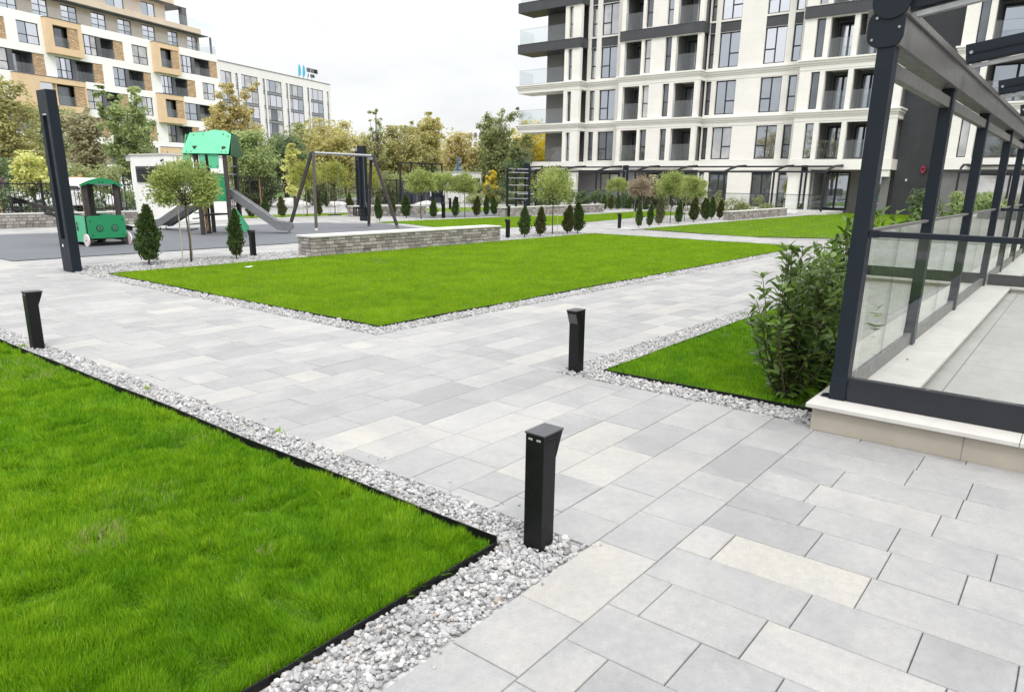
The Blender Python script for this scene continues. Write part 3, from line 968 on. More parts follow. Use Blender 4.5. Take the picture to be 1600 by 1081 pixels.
# rounded double end plate on the gutter
def rounded(cx, cz, w_, h_, r, n=8):
    pts = []
    for sx, sz, a0 in ((1, 1, 0), (-1, 1, 90), (-1, -1, 180), (1, -1, 270)):
        for k in range(n+1):
            a = R(a0+90*k/n); pts.append((cx+sx*(w_/2-r)+r*math.cos(a), cz+sz*(h_/2-r)+r*math.sin(a)))
    return pts
b = PB()
b.prism([(PX[0]-0.068, y, zz) for y, zz in rounded(PYC+0.015, 2.53, 0.205, 0.21, 0.07)], (0.018, 0, 0))
b.prism([(PX[0]-0.076, y, zz) for y, zz in rounded(PYC-0.0, 2.69, 0.215, 0.22, 0.10)], (0.018, 0, 0))
b.build('end_plate', MT['slate'], per, bevel=0.002)
b = PB()
for y, zz in ((PYC+0.085, 2.47), (PYC-0.06, 2.53), (PYC-0.07, 2.72), (PYC+0.07, 2.59)): b.disc((PX[0]-0.079 if zz > 2.6 else PX[0]-0.071, y, zz), (1, 0, 0), 0.008, 0.007, 8)
b.build_each('bolt', MT['steel'], per)
for i, x in enumerate(PX):
    p0 = Vector((x+0.02, PYC-0.08, 2.70)); p1 = Vector((x+0.02, -3.2, 3.32))
    b = PB(); b.bar(p0, p1, 0.085, 0.15); rf = b.build('rafter', MT['slate'], per, bevel=0.003)
    dn = Vector((0, 0, -0.098))
    b = PB(); b.bar(p0+dn+Vector((0.0, -0.05, 0)), p1+dn, 0.05, 0.03); b.build('guide_rail', MT['steel'], rf)
    b = PB(); b.bar(p0+Vector((-0.046, -0.03, 0.0)), p1+Vector((-0.046, 0, 0.0)), 0.004, 0.012); b.build('groove', MT['black'], rf)
    b = PB(); b.disc((x+0.02-0.046, PYC-0.12, 2.71), (1, 0, 0), 0.014, 0.02, 8); b.build('bolt', MT['steel'], rf)
# folded awning parked by the house end of the rafters, over the terrace
MT['fabric'] = mat('awning_fabric', (0.30, 0.30, 0.295), 0.85, 0.06, 3)
b = PB()
for k in range(7):
    y = -2.1-k*0.14; zc = 2.63+(PYC-y)*0.142
    b.prism([(PX[0]+0.1, y, zc), (PX[0]+0.1, y-0.07, zc-0.16), (PX[0]+0.1, y-0.14, zc+0.01), (PX[0]+0.1, y-0.07, zc-0.145)], (PX[-1]-PX[0]-0.2, 0, 0))
b.build('folded_awning', MT['fabric'], per)

# side balustrade between the posts
sb = thing('glass_balustrade', 'long glass balustrade between the pergola posts along the hedge', 'balustrade', (PX[0], 1.16, CZ), group='terrace balustrades of clear glass')
def SB(): return MB((PX[0], 1.16, CZ))
for i in range(len(PX)-1):
    x0, x1 = PX[i]+0.064, PX[i+1]-0.064
    b = SB(); b.box(x0, x1, 1.135, 1.195, CZ+0.002, CZ+0.115); b.build('base_channel', MT['taupe'], sb, bevel=0.003)
    xm = (x0+x1)/2
    b = SB(); b.box(x0, xm-0.003, 1.1585, 1.1705, CZ+0.1155, 1.313); b.build('glass_pane', MT['glass'], sb)
    b = SB(); b.box(xm+0.003, x1, 1.1585, 1.1705, CZ+0.1155, 1.313); b.build('glass_pane', MT['glass'], sb)
    b = SB(); b.box(xm-0.0028, xm+0.0028, 1.158, 1.171, CZ+0.1155, 1.313); b.build('seal', MT['anthracite'], sb)
    b = SB(); b.box(x0-0.002, x1+0.002, 1.145, 1.184, 1.3135, 1.336); b.build('top_rail', MT['taupe'], sb, bevel=0.003)
# front balustrades across the terrace
for lb, x in (('dark railed glass balustrade across the front of the terrace nearest the camera', 5.13), ('further dark railed glass balustrade dividing the terrace behind the first one', 13.25)):
    fb = thing('glass_balustrade', lb, 'balustrade', (x, 1.1, CZ), group='terrace balustrades of clear glass')
    y1 = PYC-0.056
    b = MB((x, 1.1, CZ)); b.box(x-0.03, x+0.03, -5.5, y1-0.006, CZ+0.003, CZ+0.165); b.build('base_channel', MT['anthracite'], fb, bevel=0.003)
    b = MB((x, 1.1, CZ)); b.box(x-0.032, x+0.032, -5.5, y1-0.004, 1.30, 1.335); b.build('handrail', MT['slate'], fb, bevel=0.003)
    b = MB((x, 1.1, CZ)); b.box(x-0.036, x+0.036, y1-0.055, y1, 1.295, 1.342); b.build('rail_socket', MT['slate'], fb, bevel=0.004)
    ya = y1-0.03
    for k in range(4):
        b = MB((x, 1.1, CZ)); b.box(x-0.006, x+0.006, ya-1.6, ya-0.008, CZ+0.166, 1.299); b.build('glass_pane', MT['glass'], fb); ya -= 1.6

# the house the terrace belongs to (seen mirrored in the glass)
hs = thing('terrace_house', 'pale rendered house wall behind the terrace with dark glazed doors', 'building', (5, -6, 0))
b = MB((5, -6, 0)); b.box(5, 32, -9, -6.0, 0, 2.9+6); b.build('wall', MT['white'], hs)
for k in range(5):
    x = 6.5+k*5
    b = MB((5, -6, 0)); b.box(x, x+2.6, -6.0, -5.94, 0.11, 2.5); f = b.build('door_frame', MT['anthracite'], hs)
    b = MB((5, -6, 0)); b.box(x+0.08, x+1.26, -5.94, -5.93, 0.2, 2.42); b.box(x+1.34, x+2.52, -5.94, -5.93, 0.2, 2.42); b.build('pane', MT['win'], f)

# ================================================================== LAUREL HEDGE
MT['laurel'] = leaf('laurel_leaf', (0.052, 0.112, 0.022), (0.215, 0.305, 0.065), 0.38, 0.55, 0.33)
MT['laurelfar'] = leaf('laurel_leaf_bright', (0.030, 0.085, 0.010), (0.14, 0.23, 0.03), 0.28, 0.45, 0.4)
MT['stem'] = mat('laurel_stem', (0.055, 0.045, 0.025), 0.8, 0.3, 20)


def shrub_leaves(rg, P_, D_, length, width, curl=0.25):
    "pointed curved leaves at P_ pointing along D_: 8 verts, 4 quads folded on the midrib"
    n = len(P_)
    D_ = D_/np.linalg.norm(D_, axis=1)[:, None]
    ref = rg.normal(size=(n, 3))*0.35+[0, 0, 1]
    S = np.cross(D_, ref); S /= np.linalg.norm(S, axis=1)[:, None]
    U = np.cross(S, D_)
    l = length*(0.65+0.6*rg.random(n)); ww = width*(0.75+0.5*rg.random(n))
    c = curl*(0.3+1.2*rg.random(n))
    def at(s, q, hgt): return P_+D_*(l*s)[:, None]+S*(ww*q)[:, None]+U*(l*(-c*s*s)+ww*hgt)[:, None]
    v = np.stack([at(0, 0, 0), at(0.32, 0.5, 0.14), at(0.32, 0, 0), at(0.32, -0.5, 0.14), at(0.7, 0.40, 0.10), at(0.7, 0, 0), at(0.7, -0.40, 0.10), at(1, 0, 0)], 1)
    f0 = np.array([(0, 2, 1, 1), (0, 3, 2, 2), (1, 2, 5, 4), (2, 3, 6, 5), (4, 5, 7, 7), (5, 6, 7, 7)])
    tri = np.array([(0, 2, 1), (0, 3, 2), (1, 2, 5), (1, 5, 4), (2, 3, 6), (2, 6, 5), (4, 5, 7), (5, 6, 7)])
    f = (np.arange(n)[:, None, None]*8+tri[None]).reshape(-1, 3)
    return v.reshape(-1, 3), f


def laurel_mesh(seed, h, spread, nst, leaf_l, dens, r0=0.08):
    rg = np.random.default_rng(seed)
    stems = MB(); PP = []; DD = []
    for s in range(nst):
        a = rg.random()*6.283; r = r0*math.sqrt(rg.random())
        base = np.array([math.cos(a)*r, math.sin(a)*r, 0.0])
        th = rg.random()*6.283; out_ = spread*math.sqrt(rg.random())
        top = np.array([base[0]+math.cos(th)*out_, base[1]+math.sin(th)*out_, h*(1.0-0.42*(out_/spread)**2)*(0.82+0.22*rg.random())])
        mid = base*0.55+top*0.45+np.array([math.cos(th), math.sin(th), 0])*out_*0.10
        pts = [base, base*0.72+mid*0.28+rg.normal(0, .008, 3), mid, mid*0.45+top*0.55+rg.normal(0, .01, 3), top]
        stems.tube([tuple(p) for p in pts], [0.0085, 0.0075, 0.006, 0.004, 0.002], 5)
        P4 = np.array(pts)
        n = int(dens*np.linalg.norm(top-base))
        ts = np.sort(0.16+0.84*rg.random(n)**0.85)
        for t_ in ts:
            u = t_*4; i = min(3, int(u)); f = u-i
            p = P4[i]*(1-f)+P4[i+1]*f; ax = P4[i+1]-P4[i]; ax /= np.linalg.norm(ax)
            az = rg.random()*6.283
            side = np.array([math.cos(az), math.sin(az), 0.1])
            tw = rg.random()
            PP.append(p+side*0.05*rg.random()*(1-t_*0.6)); DD.append(ax*(0.30+0.45*t_)+side*(1.0-0.2*t_)+np.array([0, 0, rg.normal(0.05, 0.30)]))
    v, f = shrub_leaves(rg, np.array(PP), np.array(DD), leaf_l, leaf_l*0.36, 0.42)
    n = len(PP)
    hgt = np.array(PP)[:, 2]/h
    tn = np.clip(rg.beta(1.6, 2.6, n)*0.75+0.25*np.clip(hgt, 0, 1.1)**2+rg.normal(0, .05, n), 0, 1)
    return v, f, np.repeat(tn, 8), stems


def laurel(name, label, loc, seed, h, spread, nst, leaf_l, dens, m, group=None, rz=0, cat='shrub'):
    v, f, tn, stems = laurel_mesh(seed, h, spread, nst, leaf_l, dens)
    root = thing(name, label, cat, loc, rz, group)
    np_mesh('foliage', v, f, m, root, tint=tn, smooth=True)
    stems.build('stem', MT['stem'], root, smooth=True)
    return root


laurel('laurel_bush', 'tall glossy laurel bush at the terrace corner, taller and nearer than the rest', (5.54, 1.63, 0), 21, 1.22, 0.33, 34, 0.094, 50, MT['laurel'], 'laurel hedge along the terrace')
laurel('laurel_bush', 'dense dark laurel bush squeezed against the corner post of the pergola', (6.0, 1.56, 0), 22, 1.18, 0.36, 30, 0.094, 48, MT['laurel'], 'laurel hedge along the terrace')
lp = []
for k in range(3):
    v, f, tn, stems = laurel_mesh(30+k, 1.36, 0.40, 26, 0.098, 34)
    root = thing('laurel_bush', '', 'shrub', (0, 0, 0), 0, 'laurel hedge along the terrace')
    np_mesh('foliage', v, f, MT['laurelfar'], root, tint=tn, smooth=True)
    stems.build('stem', MT['stem'], root, smooth=True)
    lp.append(root)
ordn = ['first', 'second', 'third', 'fourth', 'fifth', 'sixth', 'seventh', 'eighth', 'ninth', 'tenth', 'eleventh', 'twelfth', 'thirteenth']
for i in range(13):
    src = lp[i % 3]
    o = src if i < 3 else copy_tree(src)
    o.location = (6.95+i*1.02, 1.74+0.06*math.sin(i*2.3), 0.0); o.rotation_euler = (0, 0, i*1.7)
    s = 1.0+0.06*math.sin(i*1.9); o.scale = (s, s, s*0.99)
    o['label'] = 'bright green laurel behind the glass balustrade, %s along from the corner post' % ordn[i]

# ================================================================== ARBORVITAE
def arbor_mesh(seed, h=0.95, r=0.2, n=3200, brown=0.0):
    rg = np.random.default_rng(seed)
    t_ = rg.random(n)**0.85
    prof = np.where(t_ < 0.30, 0.50+0.50*np.sin(t_/0.30*np.pi/2), np.cos((t_-0.30)/0.70*np.pi/2)**0.85)
    a = rg.random(n)*2*np.pi
    lump = 0.80+0.30*np.sin(a*3+t_*9+seed)*np.sin(t_*23+a*2)+0.12*rg.normal(size=n)
    rad = r*prof*lump*np.sqrt(0.30+0.70*rg.random(n))
    z = 0.07+t_*(h-0.07)
    p = np.stack([np.cos(a)*rad, np.sin(a)*rad, z], 1)
    d = np.stack([np.cos(a)*0.55, np.sin(a)*0.55, np.full(n, 1.15)], 1)+rg.normal(0, 0.28, (n, 3))
    d /= np.linalg.norm(d, axis=1)[:, None]
    s = np.cross(d, rg.normal(size=(n, 3))); s /= np.linalg.norm(s, axis=1)[:, None]
    l = 0.055*(0.6+0.9*rg.random(n)); ww = 0.016*(0.7+0.8*rg.random(n))
    v = np.stack([p, p+d*(l*.5)[:, None]+s*ww[:, None], p+d*l[:, None], p+d*(l*.5)[:, None]-s*ww[:, None]], 1).reshape(-1, 3)
    f = np.arange(n*4).reshape(n, 4)
    tn = np.clip(rg.beta(2, 2, n), 0, 1)
    dead = rg.random(n) < brown*(0.35+0.9*vnoise(a*2, z*9, 1.0, seed))
    mid = dead.astype(int)
    return v, f, tn, mid


MT['arbor'] = leaf('arborvitae_spray', (0.022, 0.058, 0.016), (0.095, 0.150, 0.040), 0.25, 0.25, 0.6)
MT['arborbrown'] = leaf('arborvitae_dead', (0.075, 0.040, 0.018), (0.16, 0.10, 0.05), 0.15, 0.2, 0.7)
MT['arborpale'] = leaf('arborvitae_grey', (0.10, 0.095, 0.05), (0.21, 0.20, 0.12), 0.15, 0.2, 0.7)


def arbor_src(seed, brown, mats, h, r):
    v, f, tn, mid = arbor_mesh(seed, h, r, 2600, brown)
    root = thing('conifer', '', 'conifer', group='small clipped conifers in the gravel beds')
    np_mesh('foliage', v, f, mats, root, tint=np.repeat(tn, 4), mid=mid)
    s = MB(); s.tube([(0, 0, -0.02), (0.005, 0.003, 0.3), (0, 0, 0.7)], [0.02, 0.015, 0.006], 6)
    for q in range(5):
        a = q*1.3; s.tube([(0, 0, 0.03+q*0.03), (math.cos(a)*0.07, math.sin(a)*0.07, 0.22+q*0.03)], [0.007, 0.003], 4)
    s.build('stem', MT['bark'], root)
    return root


AS = {'g1': arbor_src(1, 0.06, [MT['arbor'], MT['arborbrown']], 0.98, 0.215), 'g2': arbor_src(2, 0.10, [MT['arbor'], MT['arborbrown']], 0.96, 0.20),
      'b1': arbor_src(3, 0.50, [MT['arbor'], MT['arborbrown']], 0.90, 0.185), 'p1': arbor_src(4, 0.97, [MT['arbor'], MT['arborpale']], 1.1, 0.21)}
used = set()
ARB = [
    (6.48, 14.04, 'g1', 1.10, 'dark green conifer nearest the tall left light post, standing by the round tree'),
    (8.21, 13.86, 'g2', 1.03, 'dark green conifer between the round tree and the bollard, before the slide'),
    (17.82, 13.65, 'g1', 0.92, 'left green conifer of the four beside the lone round tree'),
    (18.42, 13.5, 'b1', 0.97, 'browned conifer left of the lone round tree trunk'),
    (20.10, 13.6, 'b1', 1.00, 'browned conifer right of the lone round tree trunk'),
    (20.72, 13.6, 'g2', 1.03, 'tall green conifer at the right end of the lone round tree group'),
    (25.34, 13.8, 'g1', 0.86, 'broad dark conifer first from the left in the group right of the bollard'),
    (26.10, 13.75, 'g2', 0.90, 'dark conifer second from the left in the group right of the bollard'),
    (27.46, 14.04, 'p1', 1.02, 'pale dried out conifer amid the group right of the bollard'),
    (29.36, 14.07, 'g1', 0.88, 'dark conifer right of the pale dried out one'),
    (31.53, 14.38, 'b1', 1.18, 'brownish conifer with a pale stake, right of the dark single one'),
    (33.2, 14.5, 'g2', 1.0, 'green conifer fourth from the left end of the stone wall by the pergola hedge'),
    (34.0, 14.9, 'g1', 1.02, 'third conifer left of the stone wall by the pergola hedge'),
    (34.9, 14.95, 'g2', 1.10, 'second conifer left of the stone wall by the pergola hedge'),
    (35.4, 14.75, 'b1', 1.02, 'rusty conifer touching the stone wall by the pergola hedge'),
    (17.81, 28.58, 'g2', 0.93, 'conifer just behind the upper part of the long slide'),
    (18.95, 29.2, 'g1', 0.92, 'green conifer right of the long slide, first on the back lawn strip'),
    (19.19, 28.31, 'b1', 0.98, 'brown tinged conifer left of the swing set on the back lawn strip'),
    (21.26, 28.39, 'b1', 0.96, 'brown tinged conifer behind the near swing leg'),
    (24.72, 30.4, 'b1', 1.04, 'olive conifer behind the hanging swing seats'),
    (28.9, 37.9, 'g2', 0.97, 'distant conifer on the white gravel, right of the near swing leg'),
    (28.6, 39.4, 'g1', 1.02, 'distant conifer on the white gravel, left of the near swing leg'),
    (20.8, 23.71, 'g1', 1.0, 'upright green conifer right of the light post behind the swing'),
    (24.1, 26.44, 'g2', 1.0, 'conifer behind the outer right swing leg'),
    (23.28, 24.69, 'g1', 1.04, 'broad green conifer just right of the outer swing leg'),
    (24.32, 23.95, 'g2', 0.85, 'short conifer before the exercise frame'),
    (25.61, 23.8, 'g1', 0.94, 'conifer left of the brown one in front of the far play surface'),
    (26.96, 23.65, 'b1', 1.05, 'browned conifer in front of the far play surface'),
    (27.92, 23.81, 'g2', 1.02, 'slim green conifer right of the browned one by the far play surface'),
    (28.84, 24.04, 'g1', 0.94, 'last conifer on the right in front of the far play surface'),
    (40.72, 24.75, 'g2', 1.0, 'leftmost conifer of the row before the long pergola hedge'),
    (41.6, 24.8, 'b1', 1.04, 'second conifer of the row before the long pergola hedge'),
    (42.63, 24.88, 'g1', 0.92, 'third conifer of the row before the long pergola hedge'),
    (43.38, 24.43, 'g2', 1.04, 'fourth conifer of the row before the long pergola hedge'),
    (46.2, 22.0, 'g1', 1.05, 'rightmost conifer of the row before the long pergola hedge'),
    (51.2, 16.7, 'b1', 1.35, 'olive conifer at the left of the clump before the glazed entrance'),
    (51.6, 16.0, 'g1', 1.40, 'dark conifer at the right of the clump before the glazed entrance'),
]
for i, (x, y, k, s, lb) in enumerate(ARB):
    o = AS[k] if k not in used else copy_tree(AS[k]); used.add(k)
    o.location = (x, y, 0); o.rotation_euler = (R(3.5*math.sin(i*3.1)), R(3.5*math.cos(i*2.3)), i*2.1); o.scale = (s*(0.98+0.17*math.sin(i*5.1)), s*(0.98+0.17*math.cos(i*3.7)), s)
    o['label'] = lb

# ================================================================== ROUND TREES
MT['willow'] = leaf('round_tree_leaf', (0.17, 0.235, 0.06), (0.50, 0.56, 0.20), 0.45, 0.3, 0.5)
MT['willowy'] = leaf('round_tree_leaf_yellow', (0.19, 0.23, 0.04), (0.46, 0.47, 0.12), 0.42, 0.3, 0.5)
MT['willowr'] = leaf('round_tree_leaf_rust', (0.24, 0.19, 0.12), (0.44, 0.36, 0.27), 0.32, 0.3, 0.5)


def round_tree(seed, m, rx=0.57, rz_=0.44, zc=1.43, n=8500, ll=0.066, lw=0.017, stakes=True):
    rg = np.random.default_rng(seed)
    root = thing('round_tree', '', 'tree', group='young staked trees with ball shaped crowns')
    # twigs radiating from the trunk head
    tw = MB(); ends = []
    head = Vector((0, 0, zc-rz_*0.75))
    tw.tube([(0, 0, -0.02), (0.012, -0.008, 0.45), (-0.006, 0.006, 0.9), tuple(head)], [0.021, 0.018, 0.016, 0.015], 7)
    for q in range(42):
        d = rg.normal(size=3); d /= np.linalg.norm(d)
        if d[2] < -0.55: d[2] *= -1
        e = np.array([d[0]*rx, d[1]*rx, zc+d[2]*rz_])*np.array([1, 1, 1])
        e[:2] *= 0.8+0.3*rg.random(); e[2] = zc+(e[2]-zc)*(0.8+0.35*rg.random())
        mid = np.array(head)*0.5+e*0.5+np.array([0, 0, 0.06])
        tw.tube([tuple(head), tuple(mid), tuple(e)], [0.008, 0.005, 0.0015], 4, caps=False)
        ends.append((mid, e))
    tr = tw.build('trunk', MT['bark'], root, smooth=True)
    k = rg.integers(0, len(ends), n); t_ = rg.random(n)**0.6
    A = np.array([e[0] for e in ends])[k]; B = np.array([e[1] for e in ends])[k]
    p = A*(1-t_[:, None])+B*t_[:, None]+rg.normal(0, 1, (n, 3))*np.array([rx, rx, rz_])*0.155
    d = (p-np.array([0, 0, zc-0.1])); d /= np.linalg.norm(d, axis=1)[:, None]
    d = d+rg.normal(0, 0.55, (n, 3))+np.array([0, 0, 0.15]); d /= np.linalg.norm(d, axis=1)[:, None]
    s = np.cross(d, rg.normal(size=(n, 3))); s /= np.linalg.norm(s, axis=1)[:, None]
    l = ll*(0.6+0.8*rg.random(n)); ww = lw*(0.7+0.6*rg.random(n))
    v = np.stack([p, p+d*(l*.45)[:, None]+s*ww[:, None], p+d*l[:, None], p+d*(l*.45)[:, None]-s*ww[:, None]], 1).reshape(-1, 3)
    cl = rg.random(len(ends))
    tn = np.clip(0.25+0.5*cl[k]+rg.normal(0, 0.2, n), 0, 1)
    np_mesh('crown', v, np.arange(n*4).reshape(n, 4), m, root, tint=np.repeat(tn, 4))
    if stakes:
        for q in range(2):
            a = 0.6+q*2.6
            st = MB(); st.tube([(math.cos(a)*0.24, math.sin(a)*0.24, -0.02), (math.cos(a)*0.21, math.sin(a)*0.21, zc-rz_*0.45)], 0.0105, 6); st.build('stake', MT['stake'], root)
    return root


RT = {'w1': round_tree(1, MT['willow']), 'w2': round_tree(2, MT['willow'], 0.62, 0.56, 1.5), 'w3': round_tree(3, MT['willow'], 0.62, 0.46, 1.55),
      'y1': round_tree(4, MT['willowy'], 0.66, 0.62, 1.7, 5000, 0.075, 0.02), 'r1': round_tree(5, MT['willowr'], 0.5, 0.5, 1.6, 3500, 0.08, 0.022)}
used = set()
for i, (x, y, k, s, lb) in enumerate([
    (7.26, 13.92, 'w1', 1.0, 'round crowned tree with thin stakes in front of the green playhouse'),
    (19.43, 13.74, 'w2', 1.0, 'lone round crowned tree beyond the central lawn, before the climbing frame'),
    (23.01, 23.45, 'w1', 1.10, 'round tree left of the far white hut, right of the swing set'),
    (25.2, 24.09, 'w3', 1.0, 'round tree whose crown overlaps the left half of the far white hut'),
    (26.0, 23.54, 'w1', 1.04, 'round tree whose crown overlaps the right half of the far white hut'),
    (20.6, 28.46, 'y1', 1.0, 'yellow green round tree seen between the legs of the swing frame'),
    (22.5, 28.84, 'y1', 1.05, 'yellow green round tree under the middle of the swing bar'),
    (24.4, 28.6, 'y1', 0.98, 'yellow green round tree behind the right swing leg and light post'),
    (29.55, 14.56, 'w2', 1.03, 'big round tree amid the conifers before the cream apartment block'),
    (28.2, 15.4, 'r1', 0.9, 'rust tinged round tree left of the big round one'),
    (31.9, 15.0, 'w3', 1.0, 'round tree right of the big one, before the pergola hedge'),
    (33.8, 15.4, 'w1', 1.0, 'round tree at the right end of the row, near the stone wall'),
    (43.0, 25.2, 'w3', 1.0, 'small round tree before the light post at the pergola'),
    (45.0, 24.0, 'w1', 0.95, 'small round tree right of the light post at the pergola'),
    (51.0, 16.3, 'y1', 0.93, 'yellowish staked round tree before the glazed entrance at the right')]):
    o = RT[k] if k not in used else copy_tree(RT[k]); used.add(k)
    o.location = (x, y, 0); o.rotation_euler = (0, 0, 0.35 if i == 0 else i*1.3); o.scale = (s, s, s); o['label'] = lb

# ================================================================== PLAYGROUND
# ---- hexagonal playhouse
PC = Vector((11.88, 20.695, 0))
ph = thing('playhouse', 'green playhouse tower on dark posts with two grey slides', 'playhouse', PC)
HR = 0.95
hx = [(11.19-PC.x, 20.57-PC.y), (11.755-PC.x, 20.0-PC.y), (12.57-PC.x, 20.82-PC.y), (12.36-PC.x, 21.03-PC.y), (12.0-PC.x, 21.39-PC.y), (11.6-PC.x, 20.98-PC.y)]   # F, R, E, G, H, I
for k, (x, y) in enumerate(hx):
    b = MB(); b.bar((x, y, 0.0), (x, y, 2.52), 0.105, 0.105, (math.cos(k), math.sin(k), 0)); b.build('post', MT['greywood'], ph, bevel=0.006)
b = MB(); b.prism([(x*0.94, y*0.94, 1.02) for x, y in hx], (0, 0, 0.07)); b.build('platform', MT['greywood'], ph)
b = MB(); b.prism([(x*0.9, y*0.9, 0.55) for x, y in hx[3:]+hx[:1]], (0, 0, 0.05)); b.build('low_platform', MT['greywood'], ph)
F_, R_, E_, G_, H_, I_ = [Vector((x, y, 0)) for x, y in hx]
def panel(name, a, c, z0, z1, m, out_=0.07, s0=0.04, s1=0.96, th=0.018, taper=0.0, parent=None, bolts=True):
    d = (c-a); nrm = Vector((d.y, -d.x, 0)).normalized()
    o1 = nrm*out_; p0 = a+d*s0+o1; p1 = a+d*s1+o1; q0 = a+d*(s0+taper)+o1; q1 = a+d*(s1-taper)+o1
    bb = MB(); bb.prism([(p0.x, p0.y, z0), (p1.x, p1.y, z0), (q1.x, q1.y, z1), (q0.x, q0.y, z1)], nrm*th)
    ob = bb.build(name, m, parent or ph, bevel=0.004)
    if bolts:
        bb = MB()
        for s, zz in ((s0+0.06+taper*0.1, z0+0.06), (s1-0.06-taper*0.1, z0+0.06), (s0+0.06+taper, z1-0.06), (s1-0.06-taper, z1-0.06)):
            q = a+d*s+o1+nrm*(th+0.004); bb.disc((q.x, q.y, zz), nrm, 0.018, 0.01, 8)
        bb.build_each('bolt', MT['dot'], ob)
    return ob
panel('front_panel', F_, R_, 0.98, 1.72, MT['green'], 0.06, 0.06, 0.95)
panel('side_panel', I_, F_, 0.98, 1.72, MT['green'], 0.06, 0.06, 0.95)
panel('back_panel', G_, H_, 0.98, 1.75, MT['green'], 0.06, 0.06, 0.95)
# window boards below the eaves
panel('window_board', F_, R_, 1.88, 2.36, MT['mint'], 0.065, -0.48, -0.08, taper=0.10)
panel('window_board', F_, R_, 1.88, 2.36, MT['mint'], 0.065, 0.16, 0.34, bolts=False)
panel('window_board', F_, R_, 1.90, 2.36, MT['mint'], 0.065, 0.46, 0.80, taper=-0.02)
# roof: one big board each to the front and back, dark hipped boards at the ends
fd = (R_-F_).normalized(); fn = Vector((fd.y, -fd.x, 0))          # along the front, and outwards
mid_ = (F_+R_)/2
def rp(a, o_, z_): p = fd*a+fn*o_; return (p.x, p.y, z_)
ap_ = 0.575
for sg_, nm_, m_ in ((1, 'front', MT['mint']), (-1, 'back', MT['darkgreen'])):
    o0, o1 = sg_*(ap_+0.13), sg_*0.30
    bb = MB(); bb.prism([rp(-0.74, o0, 2.30), rp(0.56, o0, 2.30), rp(0.58, o1, 2.86), rp(0.40, o1-sg_*.06, 2.95), rp(0.08, o1-sg_*.08, 2.98), rp(-0.16, o1, 2.90), rp(-0.58, o1, 2.88)], fn*(0.014*sg_)+Vector((0, 0, 0.012)))
    ob = bb.build('roof_board', m_, ph, bevel=0.004)
    if sg_ == 1:
        bb = MB()
        for a, tq in ((-.60, .08), (-.48, .08), (.36, .08), (.48, .08), (-.46, .86), (-.2, .9), (.36, .93), (.5, .84)):
            p = rp(a, o0*(1-tq)+o1*tq, 2.30*(1-tq)+2.90*tq); bb.disc(Vector(p)+fn*0.016+Vector((0, 0, 0.014)), fn*0.72+Vector((0, 0, 0.69)), 0.019, 0.012, 8)
        bb.build_each('bolt', MT['dot'], ob)
for a_, m_ in ((0.60, MT['darkgreen']), (-0.70, MT['mint'])):
    bb = MB(); bb.prism([rp(a_, ap_+0.08, 2.28), rp(a_*1.04, 0, 2.22), rp(a_, -ap_-0.08, 2.28), rp(a_*0.98, -0.31, 2.85), rp(a_*0.98, 0.31, 2.85)], fd*(0.016*(1 if a_ > 0 else -1)))
    bb.build('roof_board', m_, ph, bevel=0.004)
b = MB(); b.prism([rp(-0.50, 0.30, 2.89), rp(0.06, 0.30, 2.89), rp(0.0, 0.2, 2.94), rp(-0.3, 0.2, 2.955)], fn*-0.5+Vector((0, 0, 0.01))); b.build('ridge_plate', MT['darkgreen'], ph)
b = MB()
for zz in (1.75, 1.98):
    b.tube([R_+Vector((0.0, -0.02, zz)), E_+Vector((0, -0.02, zz))], 0.016, 6)
b.tube([F_*0.95+Vector((0, 0, 1.76)), R_*0.95+Vector((0, 0, 1.76))], 0.014, 6)
b.build('grab_rail', MT['steel'], ph)
def slide(root, p0, p1, wdt, side, nm):
    p0 = Vector(p0); p1 = Vector(p1); d = p1-p0; hd = Vector((d.x, d.y, 0)).normalized(); s = Vector((-hd.y, hd.x, 0))
    run = p1+hd*0.34; run.z = p1.z-0.04
    path = [p0-hd*0.10+Vector((0, 0, 0.02)), p0, p1, run]
    bed = MB()
    vs = []
    for p in path: vs += [p+s*wdt/2, p-s*wdt/2, p-s*wdt/2-Vector((0, 0, 0.03)), p+s*wdt/2-Vector((0, 0, 0.03))]
    fs = []
    for i in range(3):
        for k in range(4): fs.append((i*4+k, i*4+(k+1) % 4, i*4+4+(k+1) % 4, i*4+4+k))
    bed.add(vs, fs); sl = bed.build(nm, MT['steel'], root)
    for q in (-1, 1):
        w_ = MB(); o1 = s*(q*(wdt/2+0.004)); prof = []
        for p in path: prof.append(p+o1+Vector((0, 0, side)))
        low = [p+o1-Vector((0, 0, 0.07)) for p in reversed(path)]
        # rounded run-out end
        e = run+o1; rr = (side+0.07)/2; cz = (side-0.07)/2
        arc = [e+hd*(rr*math.sin(t))+Vector((0, 0, cz+rr*math.cos(t))) for t in [math.pi*k/8 for k in range(1, 8)]]
        w_.prism(prof+arc+low, s*(q*0.02)); w_.build('slide_cheek', MT['slide'], sl, bevel=0.004)
        tb = MB(); tb.tube([p+o1+s*(q*0.01)+Vector((0, 0, side+0.012)) for p in path], 0.016, 6); tb.build('edge_rail', MT['steel'], sl)
    lg = MB()
    for q in (-1, 1):
        lg.tube([run+s*(q*wdt*0.35)+Vector((0, 0, -0.05)), Vector((run.x, run.y, 0))+s*(q*wdt*0.35)], 0.02, 6)
    lg.build('slide_foot', MT['steel'], sl)
    return sl
L_ = PC
slide(ph, Vector((12.26, 20.62, 1.12))-L_, Vector((13.22, 19.80, 0.20))-L_, 0.42, 0.19, 'long_slide')
slide(ph, Vector((11.50, 21.6, 0.80))-L_, Vector((11.60, 23.6, 0.18))-L_, 0.38, 0.15, 'short_slide')
